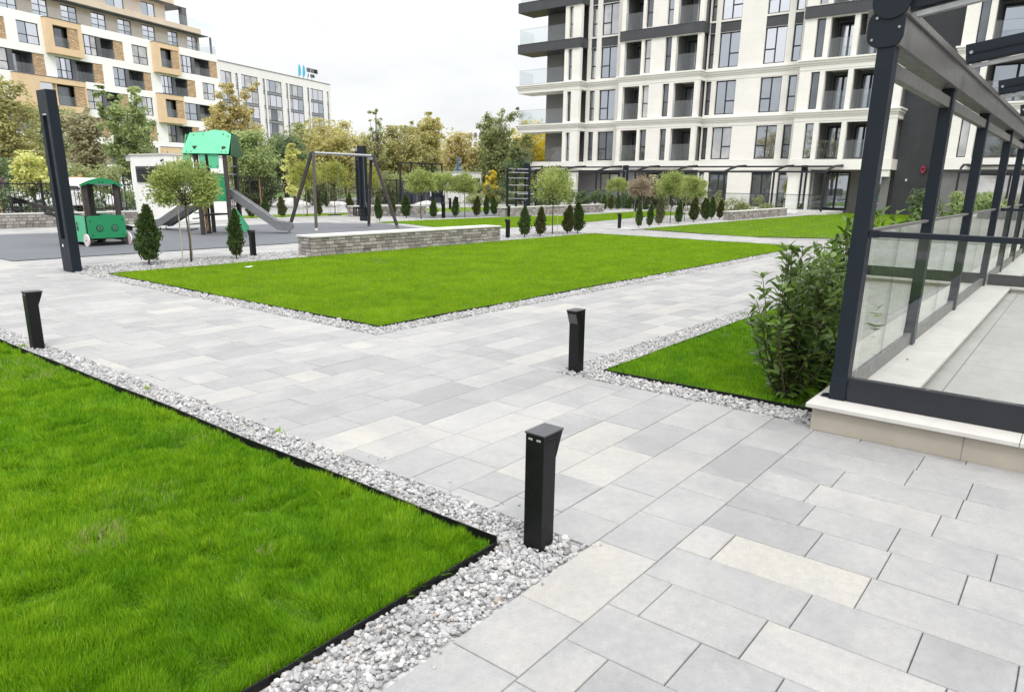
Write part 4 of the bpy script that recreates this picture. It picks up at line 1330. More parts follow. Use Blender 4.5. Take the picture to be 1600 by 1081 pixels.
b = MB(); q0 = R_+Vector((0.42, 0.30, 0)); b.prism([(q0.x-0.12, q0.y, 0.72), (q0.x+0.02, q0.y, 0.72), (q0.x+0.42, q0.y+0.1, 0.22), (q0.x+0.42, q0.y+0.1, 0.05), (q0.x+0.2, q0.y+0.05, 0.05), (q0.x-0.12, q0.y, 0.45)], (0, 0.018, 0)); b.build('ramp_panel', MT['mint'], ph)
b = MB()
for k in range(4): b.bar(F_*0.9+Vector((-0.4+0.1*k, 0.25, 0.15+0.16*k)), F_*0.9+Vector((0.1+0.1*k, 0.6, 0.15+0.16*k)), 0.05, 0.03)
b.build('step', MT['greywood'], ph)
b = MB()
for k in range(5):
    p = I_*0.95+Vector((0, 0, 0.2+0.17*k)); q = F_*0.95+Vector((0, 0, 0.2+0.17*k)); b.tube([p, (p+q)/2+Vector((0, 0, -0.04)), q], 0.011, 5)
for k in range(4):
    s_ = (k+0.5)/4; p = I_*0.95*(1-s_)+F_*0.95*s_; b.tube([p+Vector((0, 0, 0.1)), p+Vector((0, 0, 1.0))], 0.011, 5)
b.build('climbing_net', MT['timber'], ph)

# ---- toy train car
tr = thing('toy_vehicle', 'green wooden play vehicle with arched roof and round headlights', 'play vehicle', (7.73, 18.7, 0))
def VB(): return MB()
b = VB(); b.prism([(x, 0, z_) for x, z_ in rounded(0, 0.455, 0.88, 0.53, 0.09, 6)], (0, -0.02, 0)); fp = b.build('front_panel', MT['green'], tr, bevel=0.003)
for sx in (-0.175, 0.175):
    b = VB(); b.disc((sx, -0.024, 0.43), (0, 1, 0), 0.082, 0.012, 24); h_ = b.build('headlight', MT['darkgreen'], tr)
    b = VB(); b.disc((sx, -0.031, 0.43), (0, 1, 0), 0.058, 0.012, 24); b.build('lens', mat('headlight_face', (0.05, 0.16, 0.10), 0.4, .1, 5), h_)
    b = VB(); b.disc((sx, -0.038, 0.43), (0, 1, 0), 0.017, 0.01, 10); b.build('bolt', MT['dot'], h_)
b = VB()
for sx, z_ in ((-0.37, 0.60), (0.37, 0.63), (-0.35, 0.27), (0.35, 0.27)): b.disc((sx, -0.023, z_), (0, 1, 0), 0.018, 0.01, 8)
b.build_each('bolt', MT['dot'], fp)
for sx in (-1, 1):
    b = VB(); b.box(min(sx*0.45, sx*0.468), max(sx*0.45, sx*0.468), 0.06, 1.55, 0.10, 0.72); sp_ = b.build('side_panel', MT['mint'], tr, bevel=0.004)
    b = VB(); x_ = sx*0.4705
    b.prism([(x_, 0.42, 0.50), (x_, 0.56, 0.50), (x_, 0.49, 0.58)], (sx*0.003, 0, 0)); b.box(min(x_, x_+sx*.003), max(x_, x_+sx*.003), 0.44, 0.54, 0.36, 0.47); b.build('house_pictogram', MT['dot'], sp_)
    b = VB(); b.disc((sx*0.49, 0.0, 0.155), (1, 0, 0), 0.15, 0.03, 28); wl = b.build('wheel', MT['pinkwhite'], tr, bevel=0.004)
    b = VB(); b.disc((sx*0.508, 0.0, 0.155), (1, 0, 0), 0.018, 0.012, 8); b.build('bolt', MT['dot'], wl)
    b = VB(); b.disc((sx*0.49, 1.45, 0.155), (1, 0, 0), 0.15, 0.03, 28); b.build('wheel', MT['pinkwhite'], tr, bevel=0.004)
    for y_ in (0.05, 1.48):
        b = VB(); b.box(sx*0.40-0.055, sx*0.40+0.055, y_-0.045, y_+0.045, 0.0, 0.70 if y_ > 1 else 0.19); b.build('leg', MT['greywood'], tr)
        b = VB(); b.box(sx*0.355-0.05, sx*0.355+0.05, y_, y_+0.09, 0.19 if y_ < 1 else 0.70, 1.46); b.build('roof_post', MT['greywood'], tr, bevel=0.004)
b = VB(); b.box(-0.055, 0.045, 0.75, 0.84, 0.1, 1.50); b.build('roof_post', MT['greywood'], tr, bevel=0.004)
b = VB(); b.box(-0.40, 0.40, 0.0, 0.09, 0.03, 0.09); b.box(-0.40, 0.40, 1.45, 1.5, 0.03, 0.09); b.build_each('axle_bar', MT['black'], tr)
b = VB(); b.box(-0.44, 0.44, 0.08, 1.5, 0.16, 0.19); b.build('floor_board', MT['greywood'], tr)
b = VB(); b.box(-0.44, 0.44, 0.9, 1.15, 0.42, 0.46); b.box(-0.4, 0.4, 1.2, 1.5, 0.1, 0.19); b.build('bench', MT['darkgreen'], tr)
arc = [(-0.49+0.98*k/12, 1.44+0.155*math.sin(math.pi*k/12)) for k in range(13)]
b = VB(); b.prism([(x, -0.01, z_) for x, z_ in arc]+[(0.47, -0.01, 1.40), (0.3, -0.01, 1.455), (-0.3, -0.01, 1.455), (-0.47, -0.01, 1.40)], (0, -0.02, 0)); ra = b.build('roof_arch', MT['green'], tr)
b = VB()
for x, z_ in ((-0.40, 1.455), (-0.3, 1.465), (-0.05, 1.50), (0.03, 1.50), (0.3, 1.465), (0.4, 1.455)): b.disc((x, -0.033, z_), (0, 1, 0), 0.016, 0.01, 8)
b.build_each('bolt', MT['dot'], ra)
b = VB(); b.prism([(x, 1.56, z_) for x, z_ in arc]+[(0.47, 1.56, 1.40), (-0.47, 1.56, 1.40)], (0, 0.02, 0)); b.build('roof_arch', MT['green'], tr)
b = VB()
for k in range(12): b.prism([(arc[k][0]*1.06, 0.001, arc[k][1]-0.035), (arc[k+1][0]*1.06, 0.001, arc[k+1][1]-0.035), (arc[k+1][0]*1.06, 0.001, arc[k+1][1]-0.004), (arc[k][0]*1.06, 0.001, arc[k][1]-0.004)], (0, 1.55, 0))
b.build('roof_skin', MT['white'], tr)

# ---- seesaw
ss = thing('seesaw', 'dark wooden seesaw with a rubber tyre under its raised end', 'seesaw', (8.75, 22.5, 0))
b = MB(); b.bar((-1.72, 0, 1.02), (1.25, 0, -0.02+0.14), 0.12, 0.095); bm_ = b.build('beam', MT['greywood'], ss, bevel=0.006)
b = MB(); b.bar((-1.0, 0, 0.655), (0.6, 0, 0.255), 0.14, 0.10); b.build('beam_brace', MT['greywood'], ss, bevel=0.006)
b = MB(); b.bar((-1.85, 0, 1.09), (-1.42, 0, 0.975), 0.26, 0.035); b.build('seat', MT['black'], ss, bevel=0.006)
b = MB(); b.bar((1.0, 0, 0.26), (1.3, 0, 0.18), 0.26, 0.035); b.build('seat', MT['black'], ss, bevel=0.006)
b = MB(); b.tube([(-1.66+0.115*math.cos(t), -0.0, 0.84+0.115*math.sin(t)) for t in [2*math.pi*k/20 for k in range(21)]], 0.042, 8); b.build('tyre', MT['tyre'], ss, smooth=True)
b = MB(); b.tube([(-1.36, -0.22, 1.02), (-1.36, 0.22, 1.02)], 0.014, 6); b.tube([(0.95, -0.22, 0.45), (0.95, 0.22, 0.45)], 0.014, 6); b.build('grip', MT['steel'], ss)
b = MB(); b.box(-0.12, 0.12, -0.2, -0.1, 0, 0.55); b.box(-0.12, 0.12, 0.1, 0.2, 0, 0.55); b.build('pivot_stand', MT['greywood'], ss)

# ---- swing set
sw = thing('swing_set', 'dark wooden swing frame with silver top bar, flat seat and toddler seat', 'swing', (16.4, 20.6, 0))
O_ = Vector((16.4, 20.6, 0)); aL = Vector((15.5, 20.86, 2.5))-O_; aR = Vector((17.5, 20.25, 2.47))-O_
for base, ap in (((14.99, 21.76), aL), ((14.66, 19.81), aL), ((17.86, 20.96), aR), ((17.88, 19.42), aR)):
    f_ = Vector((*base, 0))-O_; bot = f_*0.97+ap*0.03
    off = (f_-ap); off.z = 0; off = off.normalized()*0.05
    b = MB(); b.bar(bot+Vector((0, 0, 0.03)), ap+off+Vector((0, 0, 0.03)), 0.095, 0.095); lg = b.build('leg', MT['greywood'], sw, bevel=0.006)
    b = MB(); b.bar(f_, f_*0.965+ap*0.035, 0.10, 0.10); b.build('leg_shoe', MT['taupe'], lg)
b = MB(); b.tube([aL, aR], 0.042, 12); b.build('top_bar', MT['steel'], sw, smooth=False)
b = MB(); b.box(aR.x-0.1, aR.x+0.05, aR.y-0.09, aR.y+0.09, aR.z-0.14, aR.z-0.045); b.build('bracket', MT['steel'], sw)
def on_bar(t_): return aL*(1-t_)+aR*t_
dbar = (aR-aL).normalized()
c1 = on_bar(0.30)
b = MB(); b.bar(c1+dbar*-0.22+Vector((0, 0, -2.03)), c1+dbar*0.22+Vector((0, 0, -2.03)), 0.18, 0.035); fs_ = b.build('flat_seat', MT['black'], sw, bevel=0.01)
b = MB()
for q in (-0.21, 0.21): b.tube([c1+dbar*q*1.0+Vector((0, 0, -0.04)), c1+dbar*q+Vector((0, 0, -2.02))], 0.0045, 4)
b.build('chain', MT['steel'], fs_)
c2 = on_bar(0.76)
b = MB(); nrm = Vector((-dbar.y, dbar.x, 0)); zt = Vector((0, 0, -1.78)); zb = Vector((0, 0, -2.04))
cs = [dbar*-0.2+nrm*-0.14, dbar*0.2+nrm*-0.14, dbar*0.2+nrm*0.14, dbar*-0.2+nrm*0.14]
for i in range(4):
    b.bar(c2+cs[i]+zt, c2+cs[(i+1) % 4]+zt, 0.035, 0.05); b.bar(c2+cs[i]+zb, c2+cs[(i+1) % 4]+zb, 0.035, 0.035)
    b.bar(c2+cs[i]+zt, c2+cs[i]+zb, 0.03, 0.03); b.bar(c2+(cs[i]+cs[(i+1) % 4])*0.5+zt, c2+(cs[i]+cs[(i+1) % 4])*0.5+zb, 0.03, 0.03)
b.bar(c2+dbar*-0.19+zb, c2+dbar*0.19+zb, 0.26, 0.03)
ts_ = b.build('toddler_seat', MT['black'], sw)
b = MB()
for q in (-0.2, 0.2):
    b.tube([c2+dbar*q+Vector((0, 0, -0.04)), c2+dbar*q+Vector((0, 0, -1.55))], 0.0045, 4)
    for e in (-0.14, 0.14): b.tube([c2+dbar*q+Vector((0, 0, -1.55)), c2+dbar*q+nrm*e+Vector((0, 0, -1.77))], 0.004, 4)
b.build('chain', MT['steel'], ts_)

# ---- climbing frame, exercise frame, goal
cf = thing('climbing_frame', 'tall dark climbing frame with white rungs left of the lone round tree', 'climbing frame', (33.9, 26.6, 0))
for x, y in ((-0.5, 0.3), (0.9, 0.75), (0.35, -0.65), (1.6, -0.2)):
    b = MB(); b.box(x-0.05, x+0.05, y-0.05, y+0.05, 0, 2.45); b.build('post', MT['slate'], cf)
b = MB()
for zz in (0.75, 1.1, 1.5, 1.9, 2.2): b.tube([(-0.5, 0.3, zz), (0.35, -0.65, zz)], 0.02, 6)
for zz in (1.0, 2.42): b.tube([(0.9, 0.75, zz), (1.6, -0.2, zz)], 0.025, 6)
b.tube([(-0.5, 0.3, 2.42), (0.9, 0.75, 2.42)], 0.03, 6); b.tube([(0.35, -0.65, 2.42), (1.6, -0.2, 2.42)], 0.03, 6)
b.build_each('rung', MT['steel'], cf)
b = MB(); b.tube([(1.6, -0.2, 1.75), (1.95, -0.5, 1.75), (1.95, -0.5, 0.75), (1.6, -0.2, 0.75)], 0.025, 6); b.tube([(1.6, -0.2, 1.25), (1.95, -0.5, 1.25)], 0.025, 6); b.build('side_ladder', MT['steel'], cf)
ex = thing('exercise_frame', 'small dark exercise frame with a pale arched tube left of the far white hut', 'exercise frame', (27.3, 26.9, 0))
b = MB(); b.box(-0.08, 0.02, -0.05, 0.05, 0, 1.35); b.box(0.42, 0.52, -0.3, -0.2, 0, 0.95); b.build('post', MT['slate'], ex)
b = MB(); b.box(0.02, 0.46, -0.2, -0.12, 0.85, 1.5); b.build('board', MT['slate'], ex)
b = MB(); b.tube([(-0.08, 0.1, 0.9), (-0.08, 0.1, 1.62), (0.3, -0.1, 1.64), (0.62, -0.3, 1.60)], 0.025, 6); b.build('arched_tube', MT['white'], ex)

# ---- white boulders
MT['boulder'] = mat('white_boulder', (0.42, 0.415, 0.405), 0.85, 0.12, 5, bump=0.5, bscale=9, bdist=0.04)
for i, (x, y, s, lb) in enumerate([(26.3, 25.5, 0.28, 'white boulder at the end of the stone planter wall'), (36.5, 36.7, 0.55, 'white boulder mound left of the far white hut'),
        (27.0, 38.9, 0.85, 'large white gravel mound behind the near swing leg'), (45.6, 14.6, 0.45, 'white boulder at the end of the stone wall by the entrance'),
        (46.6, 14.3, 0.32, 'smaller white boulder beside the staked tree at the entrance'), (30.0, 38.4, 0.6, 'white gravel mound right of the near swing leg')]):
    rg = np.random.default_rng(60+i); v, f = ico(3)
    d = 1+0.18*np.sin(v[:, 0]*3+i)*np.cos(v[:, 1]*4)+0.08*rg.normal(size=len(v))*0.5
    v = v*d[:, None]*np.array([1.35, 1.1, 0.48])*s
    o = np_mesh('boulder', v, f, MT['boulder'], smooth=False, loc=(x, y, 0.12*s)); tag(o, lb, 'boulder', 'white boulders by the planting')

# fallen leaves
for i, (x, y, z_, lb) in enumerate([(1.95, 0.02, 0.0035, 'small dry leaf lying on the slabs at the right foreground'), (6.75, 1.02, CZ+0.003, 'tiny dark leaf on the terrace coping between the posts')]):
    v, f = shrub_leaves(np.random.default_rng(i), np.array([[0, 0, 0.002]]), np.array([[1.0, 0.4, 0.0]]), 0.045, 0.018, 0.1)
    v[:, 2] = np.abs(v[:, 2])*0.5
    tag(np_mesh('fallen_leaf', v, f, MT['bark'], loc=(x, y, z_)), lb, 'leaf')

# ================================================================== CREAM APARTMENT BLOCK (right)
MT['cream'] = brickmat('cream_stone', (0.755, 0.738, 0.692), (0.735, 0.718, 0.675), (0.64, 0.625, 0.585), 1.35, 0.77, 0.6, 'YZ', 0.006, 0.05, 0.5, 0.5)
MT['creamtrim'] = mat('cream_trim', (0.755, 0.738, 0.695), 0.55, 0.04, 0.8)
MT['gband'] = brickmat('graphite_cladding', (0.058, 0.060, 0.068), (0.052, 0.054, 0.062), (0.035, 0.036, 0.04), 1.3, 0.9, 0.5, 'YZ', 0.008, 0.12, 0.7, 0.0)
MT['gwall'] = mat('grey_render', (0.16, 0.158, 0.16), 0.75, 0.06, 0.7)
MT['soffit'] = mat('pale_soffit', (0.55, 0.54, 0.53), 0.7, 0.04, 0.7)
XF, XR = 50.0, 51.0
RB = (50.0, 16.0, 0.0)
apt = thing('apartment_block', 'long cream stone apartment block with dark bands and glass balconies at the right', 'apartment building', RB)
def AB(): return MB(RB)


def wall_strip(mb, x0, x1, ya, yb, z0, z1, ops):
    "ops: (y0,y1,za,zb) sorted by y0"
    y = ya
    for (a, c, za, zb) in sorted(ops):
        if a > y+1e-4: mb.box(x0, x1, y, a, z0, z1)
        if za > z0+1e-3: mb.box(x0, x1, a, c, z0, za)
        if zb < z1-1e-3: mb.box(x0, x1, a, c, zb, z1)
        y = c
    if yb > y+1e-4: mb.box(x0, x1, y, yb, z0, z1)


VR = random.Random(5)
def vary(g):
    if g == 'winbright': return VR.choice(['winbright', 'winbright', 'win', 'winbright', 'wincurtain'])
    if g == 'win': return VR.choice(['win', 'winmid', 'win', 'windark'])
    if g == 'windark': return VR.choice(['windark', 'windark', 'winmid', 'wincurtain'])
    return g


def window(root, mk, x, ya, yb, za, zb, vb=(), hb=(), gm='win', fr=0.065, fm='anthracite', name='window'):
    "frame set at depth x (front), facing -X"
    b = mk()
    b.box(x, x+0.07, ya, ya+fr, za, zb); b.box(x, x+0.07, yb-fr, yb, za, zb)
    b.box(x, x+0.07, ya+fr, yb-fr, za, za+fr); b.box(x, x+0.07, ya+fr, yb-fr, zb-fr, zb)
    for s in vb:
        y = ya+(yb-ya)*s; b.box(x+0.002, x+0.068, y-fr*0.6, y+fr*0.6, za+fr, zb-fr)
    for (s, s0, s1) in hb:
        z_ = za+(zb-za)*s; b.box(x+0.004, x+0.066, ya+(yb-ya)*s0+fr*0.6, ya+(yb-ya)*s1-fr*0.6, z_-fr*0.6, z_+fr*0.6)
    f = b.build(name, MT[fm], root)
    p = mk(); p.box(x+0.03, x+0.045, ya+fr*0.5, yb-fr*0.5, za+fr*0.5, zb-fr*0.5); p.build('pane', MT[vary(gm)], f)
    return f


FL = [  # wall z0, window z0, window z1, wall z1
    (3.36, 3.40, 5.58, 5.70), (6.31, 6.42, 8.64, 8.75), (9.38, 9.48, 11.72, 11.78), (12.45, 12.52, 14.72, 14.80), (15.52, 15.58, 17.80, 17.88), (18.60, 18.66, 20.9, 21.0)]
BAYS = {
    'A': dict(y=(33.18, 39.2), wy=(33.18, 34.66), slots=[(33.93, 34.32)], bal=[(34.66, 39.15)]),
    'C': dict(y=(23.2, 29.62), wy=(23.2, 29.62), slots=[(27.10, 27.66), (25.48, 25.99)], bal=[(27.89, 29.29), (23.54, 25.12)]),
    'E': dict(y=(10.26, 16.33), wy=(10.26, 16.33), slots=[(15.07, 15.61)], bal=[(13.39, 14.77), (11.75, 13.09)]),
    'G': dict(y=(-3.0, 7.55), wy=(-3.0, 7.55), slots=[(6.40, 6.88), (0.2, 0.7)], bal=[(3.4, 6.10), (-2.6, -0.2)]),
}
RECS = {'B': ((29.62, 33.18), [(32.37, 32.86, 1), (30.5, 31.95, 2)]), 'D': ((16.33, 23.2), [(22.72, 23.12, 1), (20.92, 22.38, 2), (17.77, 19.21, 2), (16.79, 17.34, 1)])}
cream = AB(); inner = {k: AB() for k in BAYS}; slabs = AB(); spandrel = AB()
for i, (z0, wa, wb, z1) in enumerate(FL):
    low = i < 2
    for k, B in BAYS.items():
        y0, y1 = B['y']
        ops = [(a, c, wa, wb) for a, c in B['slots']]+[(a, c, z0, wb) for a, c in B['bal'] if c <= B['wy'][1]]
        wall_strip(cream, XF, XF+0.32, B['wy'][0], B['wy'][1], z0, z1, ops)
        # loggias: grey back wall, side walls, soffit, floor slab
        ext = 37.6 if k == 'A' else y1-0.02
        inner[k].box(XF+1.75, XF+1.95, y0+0.02, ext, z0, z1)
        for a, c in B['bal']:
            if k != 'A':
                inner[k].box(XF+0.3205, XF+1.749, a-0.16, a-0.001, z0, z1); inner[k].box(XF+0.3205, XF+1.749, c+0.001, c+0.16, z0, z1)
            else:
                inner[k].box(XF+0.3205, XF+1.749, 34.5, 34.659, z0, z1)
            ya_, yb_ = (a+0.12, c-0.12) if k != 'A' else (34.75, 35.35)
            window(apt, AB, XF+1.66, ya_, yb_, z0+0.06, wb-0.12, (0.5,) if yb_-ya_ > 1 else (), (), 'winbright' if i > 1 else 'win', 0.11, name='balcony_door')
            # glass railing
            b = AB(); b.box(XF+0.02, XF+0.035, a+0.03, c-0.02, z0+0.05, z0+1.12)
            if k == 'A': b.box(XF+0.036, XF+1.9, c-0.035, c-0.02, z0+0.05, z0+1.12)
            rl = b.build('balcony_glass', MT['balglass'], apt)
            b = AB(); b.box(XF+0.012, XF+0.043, a+0.02, c-0.01, z0+0.012, z0+0.05); b.box(XF+0.015, XF+0.04, a+0.02, c-0.01, z0+1.121, z0+1.135)
            b.build_each('rail', MT['taupe'], rl)
        for a, c in B['slots']:
            window(apt, AB, XF+0.2, a+0.002, c-0.002, wa+0.002, wb-0.002, (), ((0.45, 0, 1),) if k in 'AC' else (), 'windark', 0.05, name='slot_window')
    for k, ((y0, y1), wins) in RECS.items():
        wall_strip(cream, XR, XR+0.32, y0+0.001, y1-0.001, z0, z1, [(a, c, wa+0.05, wb+0.05) for a, c, _ in wins])
        for j, (a, c, n_) in enumerate(wins):
            gm = 'winbright' if i >= 2 else ('win' if i == 1 else 'windark')
            if n_ == 1: window(apt, AB, XR+0.14, a+0.003, c-0.003, wa+0.053, wb+0.047, (), ((0.42, 0, 1),), gm)
            else: window(apt, AB, XR+0.14, a+0.003, c-0.003, wa+0.053, wb+0.047, (0.5,), ((0.40, 0.5, 1.0),) if j != 1 or k == 'B' else (((0.40, 0.0, 0.5),) if k == 'D' else ()), gm)
    # bands between this floor and the next
    zt = FL[i+1][0] if i+1 < len(FL) else 21.5
    for k, B in BAYS.items():
        y0, y1 = B['y']
        if i >= 2:
            slabs.box(XF-0.10, XF+1.95, y0-0.05, y1+0.05, z1+0.001, zt-0.03); slabs.box(XF-0.12, XF+1.95, y0-0.07, y1+0.07, zt-0.0295, zt-0.001)
        else:
            cream.box(XF-0.02, XF+1.95, y0-0.02, y1+0.02, z1+0.001, zt-0.36)
    for k, ((y0, y1), wins) in RECS.items():
        if i < 2: cream.box(XR-0.02, XR+0.32, y0+0.02, y1-0.02, z1+0.001, zt-0.36)
        else:
            y = y0+0.001
            for a, c, _ in sorted(wins):
                cream.box(XR, XR+0.32, y, a, z1, zt); spandrel.box(XR+0.06, XR+0.32, a+0.001, c-0.001, z1, zt-0.02); y = c
            cream.box(XR, XR+0.32, y, y1-0.001, z1, zt)
cream.build('stone_wall_face', MT['cream'], apt)
for k in BAYS: inner[k].build('loggia_wall', MT['gwall'], apt)
slabs.build_each('graphite_band', MT['gband'], apt, per=2)
spandrel.build_each('spandrel', MT['gband'], apt)
# moulded cornices
for zt in (6.31, 9.38):
    b = AB()
    for dx, za, zb in ((0.06, zt-0.36, zt-0.24), (0.13, zt-0.2395, zt-0.10), (0.20, zt-0.0995, zt-0.002)):
        for k, B in BAYS.items(): b.box(XF-dx, XF+1.95, B['y'][0]-dx, B['y'][1]+dx, za, zb)
        for k, ((y0, y1), _) in RECS.items(): b.box(XR-dx, XR+0.32, y0+dx+0.001, y1-dx-0.001, za, zb)
    b.build('cornice', MT['creamtrim'], apt)
b = AB()
for k, B in BAYS.items(): b.box(XF-0.06, XF+1.95, B['y'][0]-0.06, B['y'][1]+0.06, 2.72, 3.35)
for k, ((y0, y1), _) in RECS.items(): b.box(XR-0.06, XR+0.32, y0+0.061, y1-0.061, 2.72, 3.35)
b.build('first_floor_band', MT['creamtrim'], apt)
# ground floor
b = AB(); w_ = AB()
wall_strip(b, XR, XR+0.32, 16.33, 23.2, 0, 2.719, [(a, c, 0.25, 2.55) for a, c, n_ in RECS['D'][1]])
b.box(XF, XF+0.32, 14.95, 16.33, 0, 2.719); b.box(XF, XF+0.32, 33.18, 33.93, 0, 2.719); b.box(XF, XF+0.32, 10.26, 10.9, 2.3, 2.719)
b.build_each('ground_floor_wall', MT['cream'], apt)
for j, (a, c, n_) in enumerate(RECS['D'][1]): window(apt, AB, XR+0.14, a+.003, c-.003, 0.253, 2.547, (0.5,) if n_ == 2 else (), (), 'windark')
w_.box(XF+1.75, XF+1.95, 23.2, 37.6, 0, 2.719); w_.box(XF+0.6, XF+0.8, 10.3, 10.75, 0, 2.719); w_.box(XF+2.2, XF+2.4, 10.75, 14.9, 0, 2.719); w_.box(XF+0.33, XF+2.2, 14.75, 14.9, 0, 2.719)
w_.box(XF+0.2, XF+0.4, -3, 7.5, 0, 2.719); w_.box(XF+0.1, XF+1.74, 27.6, 29.2, 0, 2.719)
w_.build_each('ground_floor_recess', MT['gwall'], apt)
for ya, yb in ((24.0, 25.6), (26.0, 27.2), (30.2, 31.9), (34.4, 35.6)): window(apt, AB, XF+1.66, ya, yb, 0.25, 2.5, (0.5,), (), 'windark', 0.08)
window(apt, AB, XF+2.1, 13.0, 14.6, 0.22, 2.6, (0.5,), (), 'win', 0.1, name='entrance_glazing')
window(apt, AB, XF+0.9, 10.28, 11.55, 0.05, 2.62, (), (), 'win', 0.1, name='entrance_door')
window(apt, AB, XF+0.12, 1.0, 5.6, 0.3, 2.5, (0.33, 0.66), (), 'windark', 0.09)
b = AB(); b.box(XF+1.6, XF+1.8, 7.552, 10.258, 0, 21.4); b.build('dark_wall', MT['gband'], apt)
b = AB(); b.box(XF+2.6, XF+12, -3, 37.62, 0, 21.4); b.box(XF+1.951, XF+2.599, -3, 7.5, 2.72, 21.4); b.box(XF+1.951, XF+2.599, 10.3, 37.62, 2.72, 21.4); b.build('core_end_wall', MT['creamtrim'], apt)  # solid core behind the rooms, added to block light; its ends are cream
b = AB(); b.box(XF-0.1, XF+12.1, -3.1, 39.3, 21.501, 21.9); b.build('roof', MT['gband'], apt)
GLOW = bpy.data.materials.new('warm_downlight'); GLOW.use_nodes = True
gb = GLOW.node_tree.nodes['Principled BSDF']; gb.inputs['Emission Color'].default_value = (1.0, 0.72, 0.35, 1); gb.inputs['Emission Strength'].default_value = 4
b = AB(); b.tube([(XF+1.6, 12.0, 2.60), (XF+1.6, 12.0, 2.715)], 0.09, 10); b.build('downlight', GLOW, apt)
b = AB(); b.box(XF+1.52, XF+1.599, 9.5, 9.6, 2.05, 2.2); b.build('wall_lamp', MT['white'], apt)
fi = MB((XF+1.5, 8.68, 2.85)); fi.disc((XF+1.5, 8.68, 2.85), (1, 0, 0), 0.125, 0.2, 14); fi.prism([(XF+1.4, 8.86, 2.80), (XF+1.4, 8.50, 2.80), (XF+1.4, 8.62, 2.52), (XF+1.4, 8.74, 2.52)], (0.19, 0, 0))
fo = fi.build('alarm_bell', MT['red']); fo.location = (XF+1.5, 8.68, 2.85); tag(fo, 'small red fixture high on the dark wall between the pergola posts', 'alarm')

# long pergola along its garden terraces
pg = thing('long_pergola', 'row of dark pergola frames along the foot of the cream apartment block', 'pergola', (46.3, 24, 0))
def GB(): return MB((46.3, 24, 0))
pys = [36.4, 34.6, 32.2, 28.95, 25.75, 22.75, 19.2, 16.0, 12.95]
for y in pys:
    b = GB(); b.box(46.26, 46.36, y-0.05, y+0.05, 0, 2.46); b.build('post', MT['anthracite'], pg)
    b = GB(); pr = [Vector((46.3, y, 2.53)), Vector((47.2, y, 2.72)), Vector((48.4, y, 2.90)), Vector((49.85, y, 2.98))]
    for i in range(3): b.bar(pr[i], pr[i+1], 0.09, 0.12)
    b.build('rafter', MT['anthracite'], pg)
b = GB(); b.box(46.24, 46.38, 12.9, 36.45, 2.461, 2.56); b.build('front_beam', MT['anthracite'], pg)
b = GB(); b.box(49.70, 49.86, 12.9, 36.45, 2.86, 2.965); b.build('wall_beam', MT['anthracite'], pg)
b = GB(); b.box(46.2, 49.9, 12.6, 36.6, 0, 0.19); b.build('plinth', MT['coping'], pg)
for i in range(len(pys)-1):
    b = GB(); b.box(46.3, 46.312, pys[i+1]+0.06, pys[i]-0.06, 0.24, 1.15); b.build('glass_pane', MT['balglass'], pg)
b = GB(); b.box(46.28, 46.335, 12.9, 36.4, 1.151, 1.185); b.build('handrail', MT['anthracite'], pg)
pg2 = thing('arched_pergola', 'curved dark pergola frame seen between the terrace posts at the far right', 'pergola', (46.6, 4, 0))
for y in (6.1, 3.6, 1.1):
    b = MB((46.6, 4, 0)); b.box(46.55, 46.65, y-0.05, y+0.05, 0, 2.45); b.build('post', MT['anthracite'], pg2)
    b = MB((46.6, 4, 0)); pr = [Vector((46.6, y, 2.5)), Vector((47.0, y, 2.75)), Vector((47.8, y, 2.92)), Vector((49.9, y, 2.98))]
    for i in range(3): b.bar(pr[i], pr[i+1], 0.09, 0.12)
    b.build('rafter', MT['anthracite'], pg2)
b = MB((46.6, 4, 0)); b.box(46.54, 46.66, 1.0, 6.2, 2.451, 2.55); b.box(49.75, 49.9, 1.0, 6.2, 2.88, 2.98); b.build_each('beam', MT['anthracite'], pg2)

# ================================================================== WHITE BUILDING WITH TIMBER COLOURED BOXES (left)
TH = R(17.2)
du = np.array([math.cos(TH), math.sin(TH)]); dn = np.array([math.sin(TH), -math.cos(TH)])
P0 = np.array([28.9, 85.5])
MT['wrender'] = mat('white_render', (0.84, 0.84, 0.84), 0.7, 0.025, 0.5)
MT['timberclad'] = mat('timber_tone_cladding', (0.68, 0.50, 0.325), 0.6, 0.06, 1.2)
MT['beigeclad'] = mat('beige_cladding', (0.62, 0.515, 0.42), 0.65, 0.07, 0.7)
MT['greyclad'] = mat('grey_cladding', (0.11, 0.115, 0.135), 0.6, 0.08, 0.8)
def lattice_material():
    m, t, o = nodes('brick_lattice')
    c = t.nodes.new('ShaderNodeTexCoord'); s = t.nodes.new('ShaderNodeSeparateXYZ'); t.links.new(c.outputs['Object'], s.inputs[0])
    cb_ = t.nodes.new('ShaderNodeCombineXYZ'); t.links.new(s.outputs['X'], cb_.inputs[0]); t.links.new(s.outputs['Z'], cb_.inputs[1])
    br = t.nodes.new('ShaderNodeTexBrick'); t.links.new(cb_.outputs[0], br.inputs['Vector'])
    br.inputs['Brick Width'].default_value = 0.42; br.inputs['Row Height'].default_value = 0.15; br.inputs['Scale'].default_value = 1; br.inputs['Mortar Size'].default_value = 0.022
    br.inputs['Color1'].default_value = (0.66, 0.47, 0.29, 1); br.inputs['Color2'].default_value = (0.40, 0.27, 0.16, 1); br.inputs['Mortar'].default_value = (0.24, 0.16, 0.10, 1)
    principled(t, o, br.outputs['Color'], 0.7)
    return m
MT['lattice'] = lattice_material()
wb_ = thing('apartment_building', 'white apartment building with timber coloured boxes and brick lattices at the upper left', 'apartment building', (P0[0], P0[1], 0), TH)
